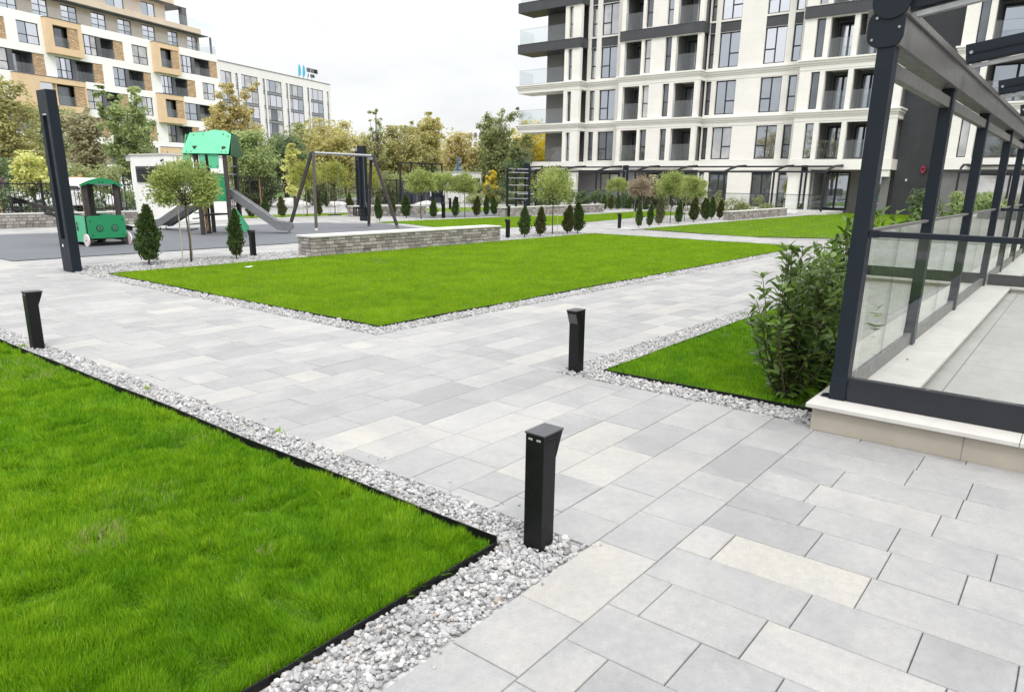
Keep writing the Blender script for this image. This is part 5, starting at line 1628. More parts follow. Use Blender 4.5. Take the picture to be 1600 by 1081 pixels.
# local: x along the facade, -y towards the camera
def strip_u(mb, u0, u1, y0, y1, z0, z1, ops):
    u = u0
    for (a, c, za, zb) in sorted(ops):
        if a > u+1e-4: mb.box(u, a, y0, y1, z0, z1)
        if za > z0+1e-3: mb.box(a, c, y0, y1, z0, za)
        if zb < z1-1e-3: mb.box(a, c, y0, y1, zb, z1)
        u = c
    if u1 > u+1e-4: mb.box(u, u1, y0, y1, z0, z1)
def win_u(root, u0, u1, z0, z1, y, vb=(), hb=(), gm='winbright', fr=0.07, fm='anthracite', name='window'):
    b = MB()
    b.box(u0, u0+fr, y, y+0.08, z0, z1); b.box(u1-fr, u1, y, y+0.08, z0, z1); b.box(u0+fr, u1-fr, y, y+0.08, z0, z0+fr); b.box(u0+fr, u1-fr, y, y+0.08, z1-fr, z1)
    for s in vb: b.box(u0+(u1-u0)*s-fr/2, u0+(u1-u0)*s+fr/2, y+.002, y+.078, z0+fr, z1-fr)
    for s in hb: b.box(u0+fr, u1-fr, y+.004, y+.076, z0+(z1-z0)*s-fr/2, z0+(z1-z0)*s+fr/2)
    f = b.build(name, MT[fm], root)
    cut = [u0+fr/2]+[u0+(u1-u0)*q for q in vb]+[u1-fr/2]
    for a_, c_ in zip(cut[:-1], cut[1:]):
        p = MB(); p.box(a_+0.001, c_-0.001, y+0.03, y+0.05, z0+fr/2, z1-fr/2); p.build('pane', MT[vary(gm)], f)
ROWS = [(3.1, 5.2), (5.95, 8.0), (8.80, 10.85), (11.57, 13.6), (14.37, 16.38)]
PAT = {4: [('w', .75, 3.0), ('w', 7.45, 9.6), ('b', 9.6, 11.8), ('l', 11.8, 13.0), ('w', 14.15, 16.35), ('w', 21.05, 23.1), ('b', 23.1, 26.2), ('l', 26.2, 27.45), ('w', -6, -3.9), ('b', -3.9, -1.6), ('l', -1.6, -0.4)],
       3: [('w', -2.6, -.6), ('b', -.6, 2.0), ('l', 2.0, 3.2), ('w', 4.4, 6.2), ('b', 6.2, 8.8), ('l', 8.8, 9.95), ('w', 11.25, 12.9), ('b', 12.9, 15.5), ('l', 15.5, 16.5), ('w', 17.95, 19.65), ('b', 19.65, 22.1), ('l', 22.1, 23.35), ('w', 24.55, 26.7), ('w', -7, -5)],
       2: [('w', 7.5, 9.5), ('b', 9.5, 11.8), ('l', 11.8, 12.9), ('w', 14.1, 16.3), ('w', 21.1, 23.3), ('b', 23.3, 26.3), ('l', 26.3, 27.4), ('w', -6, -3.9), ('b', -3.9, -1.6)],
       1: [('w', 4.5, 6.4), ('b', 6.4, 8.8), ('l', 8.8, 9.9), ('w', 11.3, 12.9), ('b', 12.9, 15.4), ('l', 15.4, 16.5), ('w', 18.1, 19.5), ('b', 19.5, 22.2), ('l', 22.2, 23.3), ('w', 24.6, 26.7), ('w', -2.6, -.6), ('b', -.6, 2.0), ('l', 2.0, 3.2)],
       0: [('w', .75, 3.0), ('w', 7.45, 9.6), ('b', 9.6, 11.8), ('l', 11.8, 13.0), ('w', 14.15, 16.35), ('w', 21.05, 23.1), ('b', 23.1, 26.2), ('l', 26.2, 27.3)]}
wl = MB(); lt = MB(); gl_ = MB(); back = MB()
zprev = 0.0
for r in range(5):
    z0, z1 = ROWS[r]; zt = (z1+ROWS[r+1][0])/2 if r < 4 else 17.25
    ops = [(u0, u1, z0, z1) for _, u0, u1 in PAT[r]]
    strip_u(wl, -9, 27.6, 0, 0.3, zprev, zt, ops)
    for k, (ty, u0, u1) in enumerate(PAT[r]):
        if ty == 'w': win_u(wb_, u0+.003, u1-.003, z0+.003, z1-.003, 0.12, (0.33, 0.66) if k % 2 else (0.45,), (0.40,), 'winbright' if r > 1 else 'windark')
        elif ty == 'b':
            gl_.box(u0, u0+0.5, 0.05, 0.30, z0, z1)
            back.box(u0+.001, u1-.001, 1.4, 1.5, z0-.1, z1+.1); back.box(u0-0.1, u0-.001, 0.301, 1.4, z0, z1); back.box(u1+0.001, u1+0.1, 0.301, 1.4, z0, z1); back.box(u0, u1, 0.301, 1.4, z1+.001, z1+.1); back.box(u0, u1, 0.301, 1.4, z0-.1, z0-.001)
            win_u(wb_, u0+0.55, u1-0.35, z0+.05, z1-.1, 1.3, (0.35,), (), 'windark', 0.09, name='balcony_door')
            b = MB(); b.box(u0+0.5, u1-.01, 0.06, 0.075, z0, z0+0.95); b.build('balcony_glass', MT['balglass'], wb_)
        else: lt.box(u0, u1-0.01, 0.06, 0.2, z0, z1)
    zprev = zt
wl.build('white_wall', MT['wrender'], wb_); lt.build_each('brick_lattice', MT['lattice'], wb_); gl_.build_each('grey_panel', MT['greyclad'], wb_); back.build_each('balcony_recess', MT['greyclad'], wb_, per=5)
def cbox(u0, u1, z0, z1, op, lat, extra=None):
    b = MB(); ops = [(op[0], op[1], op[2], op[3]), (lat[0], lat[1], op[2], op[3])]+([(extra[0], extra[1], op[2], op[3])] if extra else [])
    strip_u(b, u0, u1, -0.62, -0.01, z0, z1, ops); o = b.build('timber_box', MT['timberclad'], wb_)
    b = MB(); b.box(u0-.03, u1+.03, -.65, -0.005, z1+.001, z1+.06); b.build('flashing', MT['greyclad'], o)
    b = MB(); b.box(lat[0], lat[1]-0.01, -0.56, -0.4, op[2], op[3]); b.build('brick_lattice', MT['lattice'], o)
    b = MB(); b.box(op[0], lat[1], -0.06, -0.012, op[2], op[3]); b.build('recess', MT['black'], o)
    b = MB(); b.box(op[0]+.01, op[1]-.01, -0.57, -0.555, op[2], op[2]+0.95); b.build('balcony_glass', MT['balglass'], o)
    b = MB(); b.box(op[0]+0.5, op[1]-0.1, -0.075, -0.0605, op[2]+.1, op[3]-.2); b.build('pane', MT['windark'], o)
    if extra:
        b = MB(); b.box(extra[0]+.02, extra[1]-.02, -0.3, -0.28, op[2], op[3]); b.build('pane', MT['winbright'], o)
cbox(3.45, 7.40, 13.80, 17.10, (4.12, 5.80, 14.48, 16.52), (5.80, 6.92))
cbox(16.90, 20.62, 13.80, 17.10, (17.67, 19.38, 14.44, 16.56), (19.38, 20.40))
cbox(-0.60, 7.05, 8.18, 11.42, (3.62, 5.68, 8.80, 10.88), (5.68, 6.88), (1.8, 3.6))
cbox(16.85, 20.58, 8.16, 11.42, (17.67, 19.40, 8.82, 10.88), (19.40, 20.42))
cbox(16.6, 23.0, 4.2, 5.3, (17.0, 17.1, 4.6, 4.8), (17.1, 17.15))
# set-back top floors
b = MB(); strip_u(b, -9, 26.3, 1.5, 1.8, 17.25, 19.3, [(a, c, 17.3, 19.15) for a, c in ((-3, -1), (0.4, 2.2), (3.8, 5.5), (7.0, 8.85), (10.6, 12.4), (14.0, 15.8), (17.4, 19.2), (21.2, 22.7), (24.3, 26.0))]); b.build('penthouse_wall', MT['beigeclad'], wb_)
for a, c in ((-3, -1), (0.4, 2.2), (3.8, 5.5), (7.0, 8.85), (10.6, 12.4), (14.0, 15.8), (17.4, 19.2), (21.2, 22.7), (24.3, 26.0)): win_u(wb_, a+.003, c-.003, 17.303, 19.147, 1.58, (0.5,), (0.35, 0.68), 'winbright', 0.07)
b = MB(); b.box(-9, 26.9, 0.45, 4.0, 19.31, 19.40); b.build('canopy', MT['greyclad'], wb_)
b = MB(); b.box(-9, 25.6, 0.40, 4.0, 19.401, 20.0); b.build('fascia', MT['beigeclad'], wb_)
b = MB(); strip_u(b, -9, 22.6, 3.0, 3.3, 20.1, 22.4, [(a, c, 20.2, 22.1) for a, c in ((-1, 1), (4, 6), (9, 11.5), (14, 16.5), (19, 21))]); b.build('penthouse_wall', MT['beigeclad'], wb_)
for a, c in ((-1, 1), (4, 6), (9, 11.5), (14, 16.5), (19, 21)): win_u(wb_, a+.003, c-.003, 20.203, 22.097, 3.08, (0.5,), (), 'winbright', 0.08)
b = MB(); b.box(-9, 25.4, 2.2, 8, 22.41, 22.52); b.build('canopy', MT['greyclad'], wb_)
b = MB(); b.box(-9, 23.3, 2.1, 8, 22.521, 23.1); b.build('fascia', MT['beigeclad'], wb_)
b = MB(); b.box(24.6, 25.3, 2.2, 2.8, 20.101, 22.409); b.box(27.0, 27.2, 0.3, 0.5, 17.25, 19.31); b.build('corner_post', MT['greyclad'], wb_)
b = MB(); b.box(-9, 27.5, 0.05, 0.07, 17.26, 18.28); b.box(27.5, 27.52, 0.05, 3, 17.26, 18.28); b.build('terrace_glass', MT['balglass'], wb_)
b = MB(); b.box(-9, 25.1, 0.5, 0.52, 20.11, 21.1); b.box(25.1, 27.8, 0.5, 0.52, 20.11, 20.9); b.build('terrace_glass', MT['balglass'], wb_)
b = MB(); b.box(-9, 27.6, 1.55, 14, 0, 17.2); b.box(-9, 26.3, 1.81, 14, 17.249, 19.309); b.box(-9, 22.6, 3.31, 14, 20.101, 22.409); b.build('building_core', MT['wrender'], wb_)
b = MB(); b.box(27.3, 27.6, 0.301, 1.549, 0, 17.24); b.build('side_wall', MT['wrender'], wb_)

# ================================================================== GREY OFFICE BUILDING
MT['office'] = mat('office_panel', (0.74, 0.735, 0.735), 0.6, 0.03, 0.3)
MT['officeband'] = mat('office_band', (0.22, 0.23, 0.245), 0.55, 0.05, 0.5)
P1 = P0+du*(8+68)-dn*45
of = thing('office_building', 'pale grey office building with wide windows and a blue rooftop sign', 'office building', (P1[0], P1[1], 0), TH)
cols = [('w', 1.7, 5.0, (0.5,)), ('n', 6.2, 7.0, ())]
for k in range(4):
    u = 8.28*k
    cols += [('w', 8.0+u, 13.4+u, (0.22, 0.62)), ('n', 15.0+u, 15.8+u, ())][:2 if k < 4 else 1]
cols = [c for c in cols if c[2] < 41]
fb_ = MB(); bd = MB()
for r in range(7):
    zb = 21.45-3.16*r; zt = zb+2.65
    strip_u(fb_, 0, 41.5, 0, 0.4, zt if r == 0 else zt, 25.9 if r == 0 else zt+0.51, []) if r == 0 else None
    ops = [(a, c, zb-0.02, zt) for _, a, c, _ in cols]
    z_lo, z_hi = zb-0.51, (25.9 if r == 0 else zt)
    strip_u(fb_, 0, 41.5, 0, 0.4, z_lo, z_hi if r else zt, [(a, c, z_lo, zt) for _, a, c, _ in cols])
    for j, (ty, a, c, vb) in enumerate(cols):
        bd.box(a, c, 0.1, 0.4, z_lo, zb-0.03)
        dark = (r >= 2 and 8 < a < 24)
        win_u(of, a+.003, c-.003, zb-.017, zt-.003, 0.14, vb, (), 'windark' if dark else 'winbright', 0.12)
fb_.build('panel_wall', MT['office'], of); bd.build_each('grey_band', MT['officeband'], of)
b = MB(); b.box(0, 41.5, 0.401, 18, 0, 25.8); b.build('building_core', MT['office'], of)
b = MB(); b.box(-0.1, 41.6, -0.1, 18.1, 25.901, 26.05); b.build('roof_edge', MT['officeband'], of)
# rooftop sign: blue mark and two short lines of dark lettering
sg = thing('rooftop_sign', 'rooftop sign with a blue twin mark and two short lines of dark letters', 'sign', (P1[0]+du[0]*28.5, P1[1]+du[1]*28.5, 26.05), TH)
b = MB()
for x in (0.0, 1.7): b.prism([(x, 0, 0.6), (x+0.75, 0, 0.5), (x+1.1, 0, 1.3), (x+0.95, 0, 2.6), (x+0.5, 0, 3.2), (x+0.2, 0, 2.3)], (0, 0.15, 0))
b.build('blue_mark', MT['cyan'], sg)
for k, (x, wd_) in enumerate([(3.5, .22), (3.95, .3), (4.5, .4), (5.2, .16), (5.6, .3), (6.2, .5), (6.85, .5), (7.4, .5)]):
    b = MB(); b.box(x, x+wd_, 0, 0.12, 1.75, 2.75); b.build('letter_stroke', MT['anthracite'], sg)
for k, (x, wd_) in enumerate([(3.9, .2), (4.9, .45), (5.6, .3), (6.1, .4)]):
    b = MB(); b.box(x, x+wd_, 0, 0.12, 0.65, 1.4); b.build('letter_stroke', MT['anthracite'], sg)
b = MB()
for x in (0.4, 2.1, 3.9, 5.6): b.box(x, x+0.08, 0.2, 0.3, 0, 0.9)
b.build_each('sign_frame', MT['officeband'], sg)

# ================================================================== FAR TOWER BLOCKS
for (cx, cy, rz, wd, hh, lb) in ((176, 173, 0.15, 13, 17.5, 'distant pale tower block left of the golden tree'), (197, 164, 0.1, 18, 19.0, 'distant pale tower block with roof boxes right of the golden tree')):
    fb2 = thing('tower_block', lb, 'apartment building', (cx, cy, 0), rz, 'pale tower blocks far behind the trees')
    b = MB(); b.box(-4, 4, -wd/2, wd/2, 0, hh); b.build('wall', MT['office'], fb2)
    b = MB(); b.box(-1, 2, -2, 2, hh+.01, hh+1.4); b.build('roof_box', MT['officeband'], fb2)
    for r in range(3):
        b = MB(); zb = hh-2.4-3*r
        for k in range(int(wd/2.2)):
            y = -wd/2+0.8+k*2.2; b.box(-4.06, -4.001, y, y+1.2, zb, zb+1.4)
        b.build('window_row', MT['windark'], fb2)

# ================================================================== UTILITY HUTS
hu = thing('utility_hut', 'white utility hut with a louvred vent behind the playhouse', 'hut', (13.8, 27.65, 0))
b = MB(); b.box(0, 2.5, 0.0, 2.75, 0, 2.46); b.build('wall', MT['white'], hu, bevel=0.01)
b = MB(); b.box(-0.04, 2.54, -0.04, 2.79, 2.461, 2.52); b.build('roof', MT['coping'], hu)
b = MB(); b.box(-0.03, -0.001, 0.05, 2.35, 1.45, 2.05); lv = b.build('louvre_frame', MT['anthracite'], hu)
b = MB()
for k in range(9): b.bar((-0.04, 0.12, 1.50+k*0.06), (-0.04, 2.28, 1.50+k*0.06), 0.045, 0.012, (-0.7, 0, 0.7))
b.build('louvre_slats', MT['anthracite'], lv)
b = MB(); b.tube([(0.0, 0.12, 2.28), (-0.12, 0.05, 2.24)], 0.035, 8); b.build('camera', MT['anthracite'], hu)
h2 = thing('utility_hut', 'far white utility hut with a dark square window beyond the round trees', 'hut', (45, 43.0, 0))
b = MB(); b.box(0, 3.5, -1.03, 1.1, 0, 2.42); b.build('wall', MT['white'], h2)
b = MB(); b.box(-0.05, 3.55, -1.08, 1.15, 2.421, 2.49); b.build('roof', MT['coping'], h2)
b = MB(); b.box(2.45, 3.35, -1.06, -1.031, 1.3, 2.0); b.build('window', MT['anthracite'], h2)

# ================================================================== FENCES
def picket(label, x0, y0, x1, y1, z0, z1, gap=0.12, bw=0.018, mesh=False):
    L = math.hypot(x1-x0, y1-y0); rz = math.atan2(y1-y0, x1-x0)
    t_ = thing('picket_fence', label, 'fence', (x0, y0, z0), rz)
    b = MB(); h = z1-z0
    for zz in (0.10, h-0.05): b.box(0, L, -0.015, 0.015, zz-0.02, zz+0.02)
    b.build_each('rail', MT['anthracite'], t_)
    b = MB(); n = int(L/gap)
    for k in range(n): b.box(k*gap+0.03, k*gap+0.03+bw, -0.035, -0.0155, 0.02, h+0.03)
    b.build('picket_panel', MT['anthracite'], t_)
    b = MB()
    for k in range(int(L/2.5)+1): b.box(k*2.5-0.03, k*2.5+0.03, -0.03+0.046, 0.076, 0, h+0.05)
    b.build_each('post', MT['anthracite'], t_)
    return t_
picket('dark picket fence standing on the pale stone wall at the far left', -3, 27.55, 12.35, 27.55, 0.45, 1.42)
picket('dark picket fence across the back, behind the slide and swings', 17.2, 38.9, 37.5, 40.3, 0.0, 1.75)
sf = thing('sports_fence', 'tall dark sports court fence with windscreen behind the swing set', 'fence', (37.6, 40.4, 0))
for k in range(5):
    b = MB(); b.box(k*1.1-0.05, k*1.1+0.05, -0.05, 0.05, 0, 3.0); b.build('post', MT['anthracite'], sf)
b = MB(); b.box(0, 4.4, -0.03, 0.03, 2.9, 3.0); b.build('top_rail', MT['anthracite'], sf)
SCREEN = mat('windscreen_fabric', (0.028, 0.032, 0.045), 0.8, 0.25, 1.2)
b = MB(); b.box(0, 4.4, 0.051, 0.06, 0.05, 1.65); b.build('windscreen', SCREEN, sf)
b = MB(); b.box(17.5, 30.5, 0, 0.02, 0.1, 1.5)

# street lamps
for (x, y, h, lb) in ((16.9, 37.2, 2.7, 'pale park lamp left of the utility hut'), (31.3, 45.6, 2.5, 'pale park lamp behind the near swing leg')):
    t_ = thing('park_lamp', lb, 'street lamp', (x, y, 0), 0, 'pale park lamps')
    b = MB(); b.tube([(0, 0, 0), (0, 0, h-0.35)], 0.045, 8); b.build('pole', MT['white'], t_)
    b = MB(); b.box(-0.16, 0.16, -0.16, 0.16, h-0.3, h-0.05); b.build('lantern', LAMP, t_)
    b = MB(); b.box(-0.22, 0.22, -0.22, 0.22, h-0.049, h); b.build('lamp_hood', MT['taupe'], t_)

# ================================================================== PARKED CAR
car = thing('parked_car', 'white parked car behind the picket fence at the far left', 'car', (13.6, 37.5, 0), R(8))
prof = [(-2.1, 0.35), (-2.15, 0.75), (-2.0, 0.95), (-1.35, 1.0), (1.2, 1.0), (1.95, 0.85), (2.15, 0.7), (2.15, 0.35)]
b = MB(); b.prism([(x, -0.85, z_) for x, z_ in prof], (0, 1.7, 0)); b.build('body', MT['carwhite'], car, bevel=0.05)
b = MB(); b.prism([(x, -0.72, z_) for x, z_ in [(-1.75, 1.001), (-1.2, 1.45), (0.2, 1.47), (1.0, 1.001)]], (0, 1.44, 0)); b.build('cabin', MT['carwhite'], car, bevel=0.05)
b = MB(); b.prism([(x, -0.735, z_) for x, z_ in [(-1.45, 1.05), (-1.1, 1.38), (-0.25, 1.40), (-0.25, 1.05)]], (0, 0.012, 0)); b.prism([(x, -0.735, z_) for x, z_ in [(-0.15, 1.05), (-0.15, 1.40), (0.15, 1.40), (0.75, 1.05)]], (0, 0.012, 0)); b.build('side_window', MT['windark'], car)
for x in (-1.35, 1.35):
    for sy in (-1, 1):
        b = MB(); b.disc((x, sy*0.8, 0.32), (0, 1, 0), 0.32, 0.2, 18); wh = b.build('wheel', MT['tyre'], car)
        b = MB(); b.disc((x, sy*0.905, 0.32), (0, 1, 0), 0.19, 0.02, 14); b.build('rim', MT['steel'], wh)

# ================================================================== HEDGES AND TREES
def leafcloud(rg, C, rad, n_per, size, flat=1.0):
    k = np.repeat(np.arange(len(C)), n_per); n = len(k)
    d = rg.normal(size=(n, 3)); d /= np.linalg.norm(d, axis=1)[:, None]
    p = C[k]+d*(rad[k]*rg.random(n)**0.45)[:, None]*np.array([1, 1, flat])
    nrm = d*0.5+rg.normal(0, 0.5, (n, 3))+[0, 0, 0.75]; nrm /= np.linalg.norm(nrm, axis=1)[:, None]
    a = np.cross(nrm, rg.normal(size=(n, 3))); a /= np.linalg.norm(a, axis=1)[:, None]; b_ = np.cross(nrm, a)
    s = (size*(0.55+0.9*rg.random(n)))[:, None]
    v = np.stack([p-a*s, p+b_*s*0.55+nrm*s*0.15, p+a*s, p-b_*s*0.55+nrm*s*0.15], 1)
    return v.reshape(-1, 3), np.arange(n*4).reshape(n, 4), k


def hedge(name, label, x0, y0, x1, y1, th, h, m, n=9000, size=0.055, z0=0.0, seed=0, group='clipped hedges'):
    rg = np.random.default_rng(seed); L = math.hypot(x1-x0, y1-y0); rz = math.atan2(y1-y0, x1-x0)
    nc = int(L*6)
    u = rg.random(nc)*L
    C = np.stack([u, (rg.random(nc)-.5)*th, 0.10*h+rg.random(nc)*h*0.8], 1)
    C[:, 2] *= 0.88+0.25*vnoise(u, u*0, 0.9, seed)
    v, f, k = leafcloud(rg, C, np.full(nc, 0.30), max(1, n//nc), size)
    v[:, 2] = np.maximum(v[:, 2], 0.01)
    tn = np.clip(rg.random(nc)[k]*0.6+rg.normal(0.2, 0.18, len(k)), 0, 1)
    root = thing(name, label, 'hedge', (x0, y0, z0), rz, group)
    np_mesh('foliage', v, f, m, root, tint=np.repeat(tn, 4))
    st = MB()
    for q in range(int(L*2)):
        a = q*0.5+0.2; st.tube([(a, 0, 0), (a+0.1*math.sin(q*3), 0.08*math.cos(q), h*0.7)], [0.02, 0.008], 4)
    st.build('stems', MT['bark'], root)['kind'] = 'stuff'
    return root


LF = {}
def lm(k, a, b_, tr=0.5): LF[k] = leaf('leaf_'+k, tuple(min(.8, q*2.5) for q in a), tuple(min(.8, q*2.3) for q in b_), tr, 0.2, 0.55)
lm('olive', (0.085, 0.100, 0.045), (0.185, 0.20, 0.090))
lm('oliveochre', (0.105, 0.108, 0.045), (0.23, 0.215, 0.090))
lm('brown', (0.125, 0.118, 0.072), (0.235, 0.222, 0.14))
lm('green', (0.080, 0.108, 0.045), (0.19, 0.225, 0.095))
lm('tan', (0.150, 0.125, 0.052), (0.27, 0.24, 0.108))
lm('gold', (0.140, 0.130, 0.050), (0.27, 0.25, 0.105))
lm('lime', (0.10, 0.16, 0.02), (0.28, 0.36, 0.06))
lm('yellow', (0.24, 0.185, 0.015), (0.36, 0.30, 0.045))
lm('maple', (0.17, 0.18, 0.06), (0.38, 0.35, 0.14))
lm('purple', (0.060, 0.040, 0.045), (0.15, 0.105, 0.105))
lm('dark', (0.040, 0.060, 0.030), (0.100, 0.130, 0.060))
lm('spruce', (0.11, 0.15, 0.16), (0.22, 0.27, 0.285))
lm('sparse', (0.11, 0.13, 0.06), (0.22, 0.24, 0.11))


def tree(name, label, x, y, h, r, m, seed, z0f=0.22, n=7000, size=0.13, shape='round', clump=0.30, ncl=90, rag=0.25, group='trees behind the garden', cat='tree', bark='bark', gap=0.0):
    rg = np.random.default_rng(seed)
    root = thing(name, label, cat, (x, y, 0), 0, group)
    zb = h*z0f; ch = h-zb
    d = rg.normal(size=(ncl, 3)); d /= np.linalg.norm(d, axis=1)[:, None]
    t_ = rg.random(ncl)**0.42
    if shape == 'round':
        C = np.stack([d[:, 0]*r*t_, d[:, 1]*r*t_, zb+ch*0.5+d[:, 2]*ch*0.5*t_], 1)
    elif shape == 'column':
        zz = rg.random(ncl); prof = np.sin(np.clip(zz*0.93+0.07, 0, 1)**0.75*np.pi)**0.6
        C = np.stack([d[:, 0]*r*prof*t_, d[:, 1]*r*prof*t_, zb+ch*zz], 1)
    elif shape == 'cone':
        zz = rg.random(ncl)**1.3; C = np.stack([d[:, 0]*r*(1.0-zz), d[:, 1]*r*(1.0-zz), zb+ch*zz*0.97], 1)
    elif shape == 'plume':     # several upright leaders
        nl = 9; la = rg.random(nl)*6.283; lr = r*0.85*np.sqrt(rg.random(nl)); lx = np.stack([np.cos(la)*lr, np.sin(la)*lr], 1); lh = 1.0-0.20*(lr/r)**1.5-0.22*rg.random(nl); lh[0] = 1.0
        q = rg.integers(0, nl, ncl); zz = rg.random(ncl)**0.75; w_ = np.sqrt(np.clip(1-zz, 0, 1))*0.38+0.03
        C = np.stack([lx[q, 0]*(0.35+0.65*zz)+d[:, 0]*r*w_, lx[q, 1]*(0.35+0.65*zz)+d[:, 1]*r*w_, zb+ch*zz*lh[q]], 1)
    C += rg.normal(0, rag, (ncl, 3))*np.array([r, r, ch*0.5])*0.30
    C[:, 2] = np.clip(C[:, 2], zb*0.75, h-0.05)
    rad = (clump*r)*(0.55+0.9*rg.random(ncl))
    if shape in ('cone', 'plume', 'column'): rad = rad*np.clip(1.15-0.75*(C[:, 2]-zb)/ch, 0.3, 1.1)
    v, f, k = leafcloud(rg, C, rad, max(1, n//ncl), size, 0.8)
    over = v[:, 2] > h; v[over, 2] = h-0.05*rg.random(over.sum())
    tn = np.clip(0.15+rg.random(ncl)[k]*0.55+rg.normal(0.1, 0.2, len(k)), 0, 1)
    np_mesh('crown', v, f, m, root, tint=np.repeat(tn, 4))
    tk = MB(); tr_ = 0.022*h+0.02
    top = (0.04*r, -0.03*r, zb+ch*0.75)
    tk.tube([(0, 0, -0.05), (0.03*r, 0.02*r, zb*0.6), (-0.03*r, 0.03*r, zb+ch*0.3), top], [tr_, tr_*0.8, tr_*0.5, tr_*0.15], 7)
    for q in rg.choice(ncl, min(26, ncl), replace=False):
        c = C[q]; s = 0.25+0.5*rg.random(); zst = min(zb*0.8+(c[2]-zb*0.8)*s*0.7, zb+ch*0.7)
        tk.tube([(0, 0, max(0.1, zst)), tuple(np.array([0, 0, zst])*0.4+c*0.6+np.array([0, 0, 0.05*r])), tuple(c)], [tr_*0.32, tr_*0.18, tr_*0.05], 4, caps=False)
    tk.build('trunk', MT[bark], root, smooth=True)
    return root


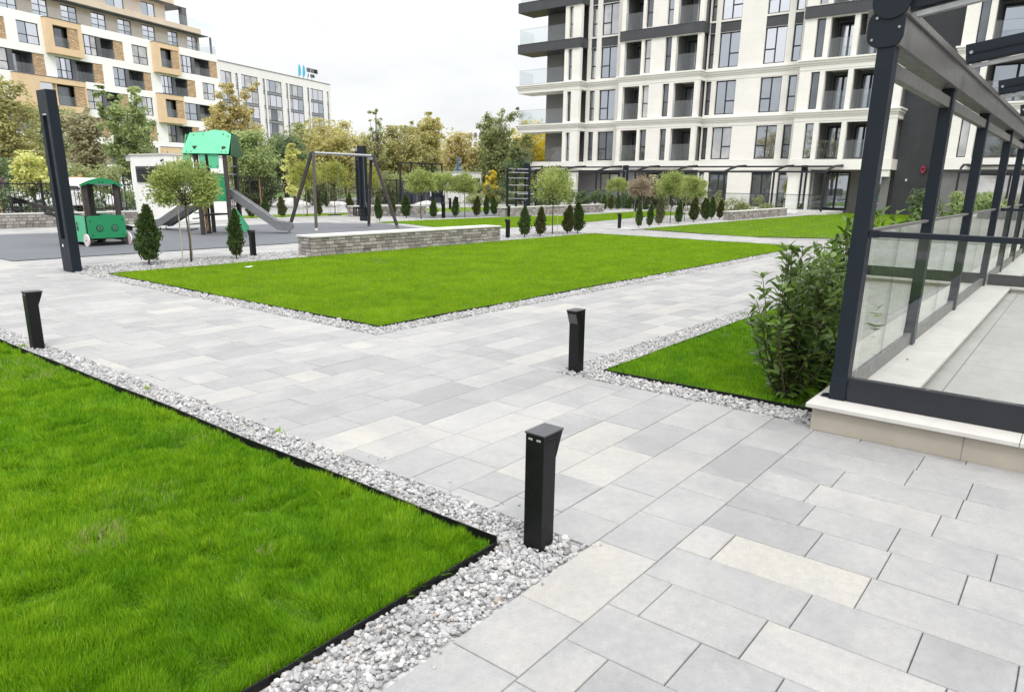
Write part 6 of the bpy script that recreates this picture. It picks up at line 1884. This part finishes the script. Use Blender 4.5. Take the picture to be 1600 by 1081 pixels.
T = [
    ('tree', 'large olive green tree at the far left edge', 13.9, 46.0, 7.0, 2.35, 'oliveochre', 1, .12, 11000, .11, 'round', .30, 120),
    ('tree', 'thin brownish tree left of the tall green one', 19.6, 48.2, 5.7, 2.2, 'brown', 2, .15, 6500, .10, 'plume', .24, 180),
    ('tree', 'tall green tree behind the utility hut and the toy vehicle', 19.6, 43.0, 6.5, 1.75, 'green', 3, .18, 9000, .10, 'plume', .27, 220),
    ('tree', 'dull olive tree between the light post and the white building', 19.0, 52.4, 5.9, 2.0, 'olive', 4, .15, 6500, .11, 'round', .30, 90),
    ('maple', 'small yellow green maple left of the tall light post', 10.5, 31.3, 2.55, 0.66, 'maple', 5, .36, 2600, .075, 'round', .34, 60),
    ('plum_tree', 'purple leaved tree at the left frame edge', 9.9, 34.6, 3.1, 0.95, 'purple', 6, .22, 3800, .075, 'plume', .26, 130),
    ('tree', 'tall orange tan autumn tree beside the white building', 30.9, 51.4, 8.5, 2.35, 'tan', 7, .18, 10500, .12, 'plume', .27, 240),
    ('tree', 'fresh green tree behind the playhouse roof', 25.8, 40.8, 4.55, 1.75, 'green', 8, .15, 8500, .09, 'round', .30, 110),
    ('tree', 'dark green tree below the office building', 31.3, 45.4, 4.8, 1.8, 'dark', 9, .12, 7500, .10, 'round', .30, 100),
    ('tree', 'slender yellow leaved tree left of the swing frame', 25.2, 35.9, 3.6, 0.75, 'maple', 10, .25, 2600, .08, 'column', .38, 60),
    ('tree', 'broad tan olive tree behind the swing bar', 38.3, 49.0, 6.4, 2.9, 'gold', 11, .12, 10500, .12, 'round', .27, 130),
    ('tree', 'grey olive tree between the office building and the swing bar', 38.4, 53.0, 6.1, 2.2, 'olive', 12, .12, 7000, .12, 'round', .30, 100),
    ('tree', 'thin see through tree top rising above the olive trees', 39.5, 45.1, 7.2, 1.05, 'sparse', 13, .35, 1100, .10, 'column', .30, 46),
    ('tree', 'wide olive green tree right of the swing set', 42.9, 46.3, 6.1, 2.75, 'oliveochre', 14, .10, 10500, .12, 'round', .27, 130),
    ('tree', 'tall golden tree above the round trees', 47.1, 46.4, 7.6, 2.15, 'gold', 15, .15, 9500, .115, 'plume', .27, 220),
    ('tree', 'tan tree between the golden tree and the green poplar', 51.9, 47.2, 6.3, 1.9, 'tan', 16, .12, 7000, .12, 'round', .30, 90),
    ('poplar', 'large green poplar left of the cream apartment block', 52.9, 43.2, 8.4, 2.9, 'olive', 17, .08, 14000, .115, 'plume', .27, 300),
    ('tree', 'bright yellow tree behind the corner of the cream block', 62.4, 47.2, 8.2, 2.2, 'yellow', 18, .15, 7000, .14, 'round', .32, 90),
    ('tree', 'bright yellow tree seen through the lowest balcony of the cream block', 66.0, 46.6, 7.0, 2.2, 'yellow', 19, .15, 7000, .14, 'round', .32, 90),
    ('spruce', 'small blue spruce behind the far white hut', 48.3, 44.4, 3.75, 1.05, 'spruce', 20, .06, 6000, .055, 'cone', .17, 260),
    ('shrub', 'small bright yellow shrub right of the far white hut', 45.5, 38.3, 2.6, 0.62, 'yellow', 21, .2, 1500, .08, 'column', .4, 40),
    ('shrub', 'dark evergreen left of the cream block corner', 48.6, 38.2, 4.4, 1.6, 'dark', 22, .03, 7000, .09, 'column', .36, 100),
    ('shrub', 'small rust coloured tree before the long pergola', 44.5, 23.4, 2.3, 0.6, 'brown', 23, .35, 1300, .08, 'round', .4, 40),
    ('shrub', 'rounded dark bush in front of the dark wall at the right', 46.3, 7.5, 1.65, 0.75, 'dark', 24, .03, 3600, .06, 'round', .34, 70),
    ('shrub', 'leafy shrub behind the slide', 26.5, 41.6, 2.1, 1.4, 'dark', 25, .02, 4500, .09, 'round', .34, 70),
    ('shrub', 'leafy shrub left of the swing bar', 31.8, 42.0, 2.3, 1.5, 'olive', 26, .02, 4500, .09, 'round', .34, 70),
    ('shrub', 'dense shrub behind the sports fence', 38.4, 42.6, 2.4, 1.7, 'olive', 27, .02, 4500, .09, 'round', .34, 70),
    ('shrub', 'dense shrub behind the right end of the sports fence', 44.6, 45.0, 2.9, 1.8, 'dark', 28, .02, 4500, .10, 'round', .34, 70),
    ('shrub', 'dull shrub behind the toy vehicle', 16.6, 41.2, 2.3, 1.6, 'olive', 29, .02, 4500, .09, 'round', .34, 70),
    ('shrub', 'dark shrub behind the purple leaved tree', 11.6, 38.6, 2.4, 1.6, 'dark', 30, .02, 4500, .09, 'round', .34, 70),
    ('shrub', 'dark shrub between the far white hut and the poplar', 50.5, 45.2, 3.0, 1.7, 'olive', 31, .02, 4500, .10, 'round', .34, 70),
    ('shrub', 'dull shrub far behind the climbing frame', 41.0, 36.0, 0.9, 0.7, 'olive', 32, .02, 1500, .07, 'round', .4, 40),
]
for (nm, lb, x, y, h, r, k, sd_, zf, n, sz, shp, cl, nc) in T:
    tree(nm, lb, x, y, h, r, LF[k], sd_, zf, n, sz, shp, cl, nc, cat='shrub' if nm == 'shrub' else 'tree', group='shrubs behind the garden' if nm == 'shrub' else 'trees behind the garden')
# timber stakes round newly planted trees
for i, (x, y, lb) in enumerate([(9.9, 34.6, 'timber stakes round the purple leaved tree'), (25.6, 40.2, 'timber stakes below the fresh green tree'), (13.9, 36.2, 'timber stakes behind the toy vehicle')]):
    t_ = thing('tree_stakes', lb, 'tree stakes', (x, y, 0), 0.3*i, 'timber tree stakes')
    for k in range(3):
        a = k*2.094; b = MB(); b.tube([(0.45*math.cos(a), 0.45*math.sin(a), 0), (0.42*math.cos(a), 0.42*math.sin(a), 1.75)], 0.05, 7); b.build('stake', MT['timber'], t_)
    b = MB()
    for k in range(3):
        a, c = k*2.094, (k+1)*2.094; b.bar((0.42*math.cos(a), 0.42*math.sin(a), 1.6), (0.42*math.cos(c), 0.42*math.sin(c), 1.6), 0.05, 0.07)
    b.build('tie_board', MT['timber'], t_)

hedge('hedge', 'long dark green hedge in front of the long pergola', 45.3, 36.2, 45.5, 22.5, 0.7, 1.15, LF['dark'], 16000, 0.06, 0, 1)
hedge('hedge', 'open leafy hedge before the right end of the long pergola', 45.6, 22.0, 45.7, 15.6, 0.5, 1.1, LF['olive'], 4200, 0.06, 0, 2)
hedge('hedge', 'green hedge right of the far white hut', 44.5, 39.6, 46.5, 34.5, 1.0, 1.6, LF['olive'], 9000, 0.07, 0, 3)
hedge('hedge', 'dark clipped hedge behind the picket fence at the far left', -1, 30.6, 16.0, 31.2, 0.7, 0.95, LF['dark'], 9000, 0.06, 0.2, 4)
hedge('hedge', 'dense green hedge seen between the terrace posts at the far right', 40.5, 5.2, 33.0, 2.8, 1.2, 1.5, LF['green'], 14000, 0.06, 0, 5)
b = MB(); b.box(-6, 12.5, 29.0, 50, -0.03, 0.30)
tag(sheet('verge', [(-10, 66, 60, 90)], -0.02, MT['soil']), kind='structure')

# far wood behind everything, one mass
rg = np.random.default_rng(77)
ang = np.linspace(R(20), R(88), 150); C = []
for a in ang:
    for k in range(3):
        D = 115+rg.normal(0, 5); C.append((D*math.cos(a), D*math.sin(a), rg.random()**0.7*8.5*(0.75+0.4*math.sin(a*31)*math.sin(a*13))))
C = np.array(C)
v, f, k = leafcloud(rg, C, np.full(len(C), 2.6), 50, 0.42)
v[:, 2] = np.maximum(v[:, 2], 0)
o = np_mesh('far_wood', v, f, LF['oliveochre'], tint=np.repeat(np.clip(rg.random(len(C))[k]*0.8+0.1, 0, 1), 4)); tag(o, 'distant belt of trees behind the buildings', 'wood', kind='stuff')

# bare-topped trees across the street behind the viewer, mirrored in the windows of the cream block
for i, (x, y, h, r, k) in enumerate([(-28, 22, 13.5, 4.0, 'olive'), (-34, 12, 15.0, 3.6, 'brown'), (-26, 35, 12.0, 4.2, 'oliveochre'), (-40, 4, 13.0, 4.0, 'olive'), (-30, 47, 13.0, 4.0, 'tan')]):
    tree('tree', ['broad olive tree mirrored in the block windows', 'tall brown tree mirrored in the block windows', 'low wide ochre tree mirrored in the block windows', 'olive tree mirrored at the right end of the block', 'tan tree mirrored at the left end of the block'][i], x, y, h, r, LF[k], 90+i, .2, 3500, .16, 'plume', .26, 90, group='trees mirrored in the windows')
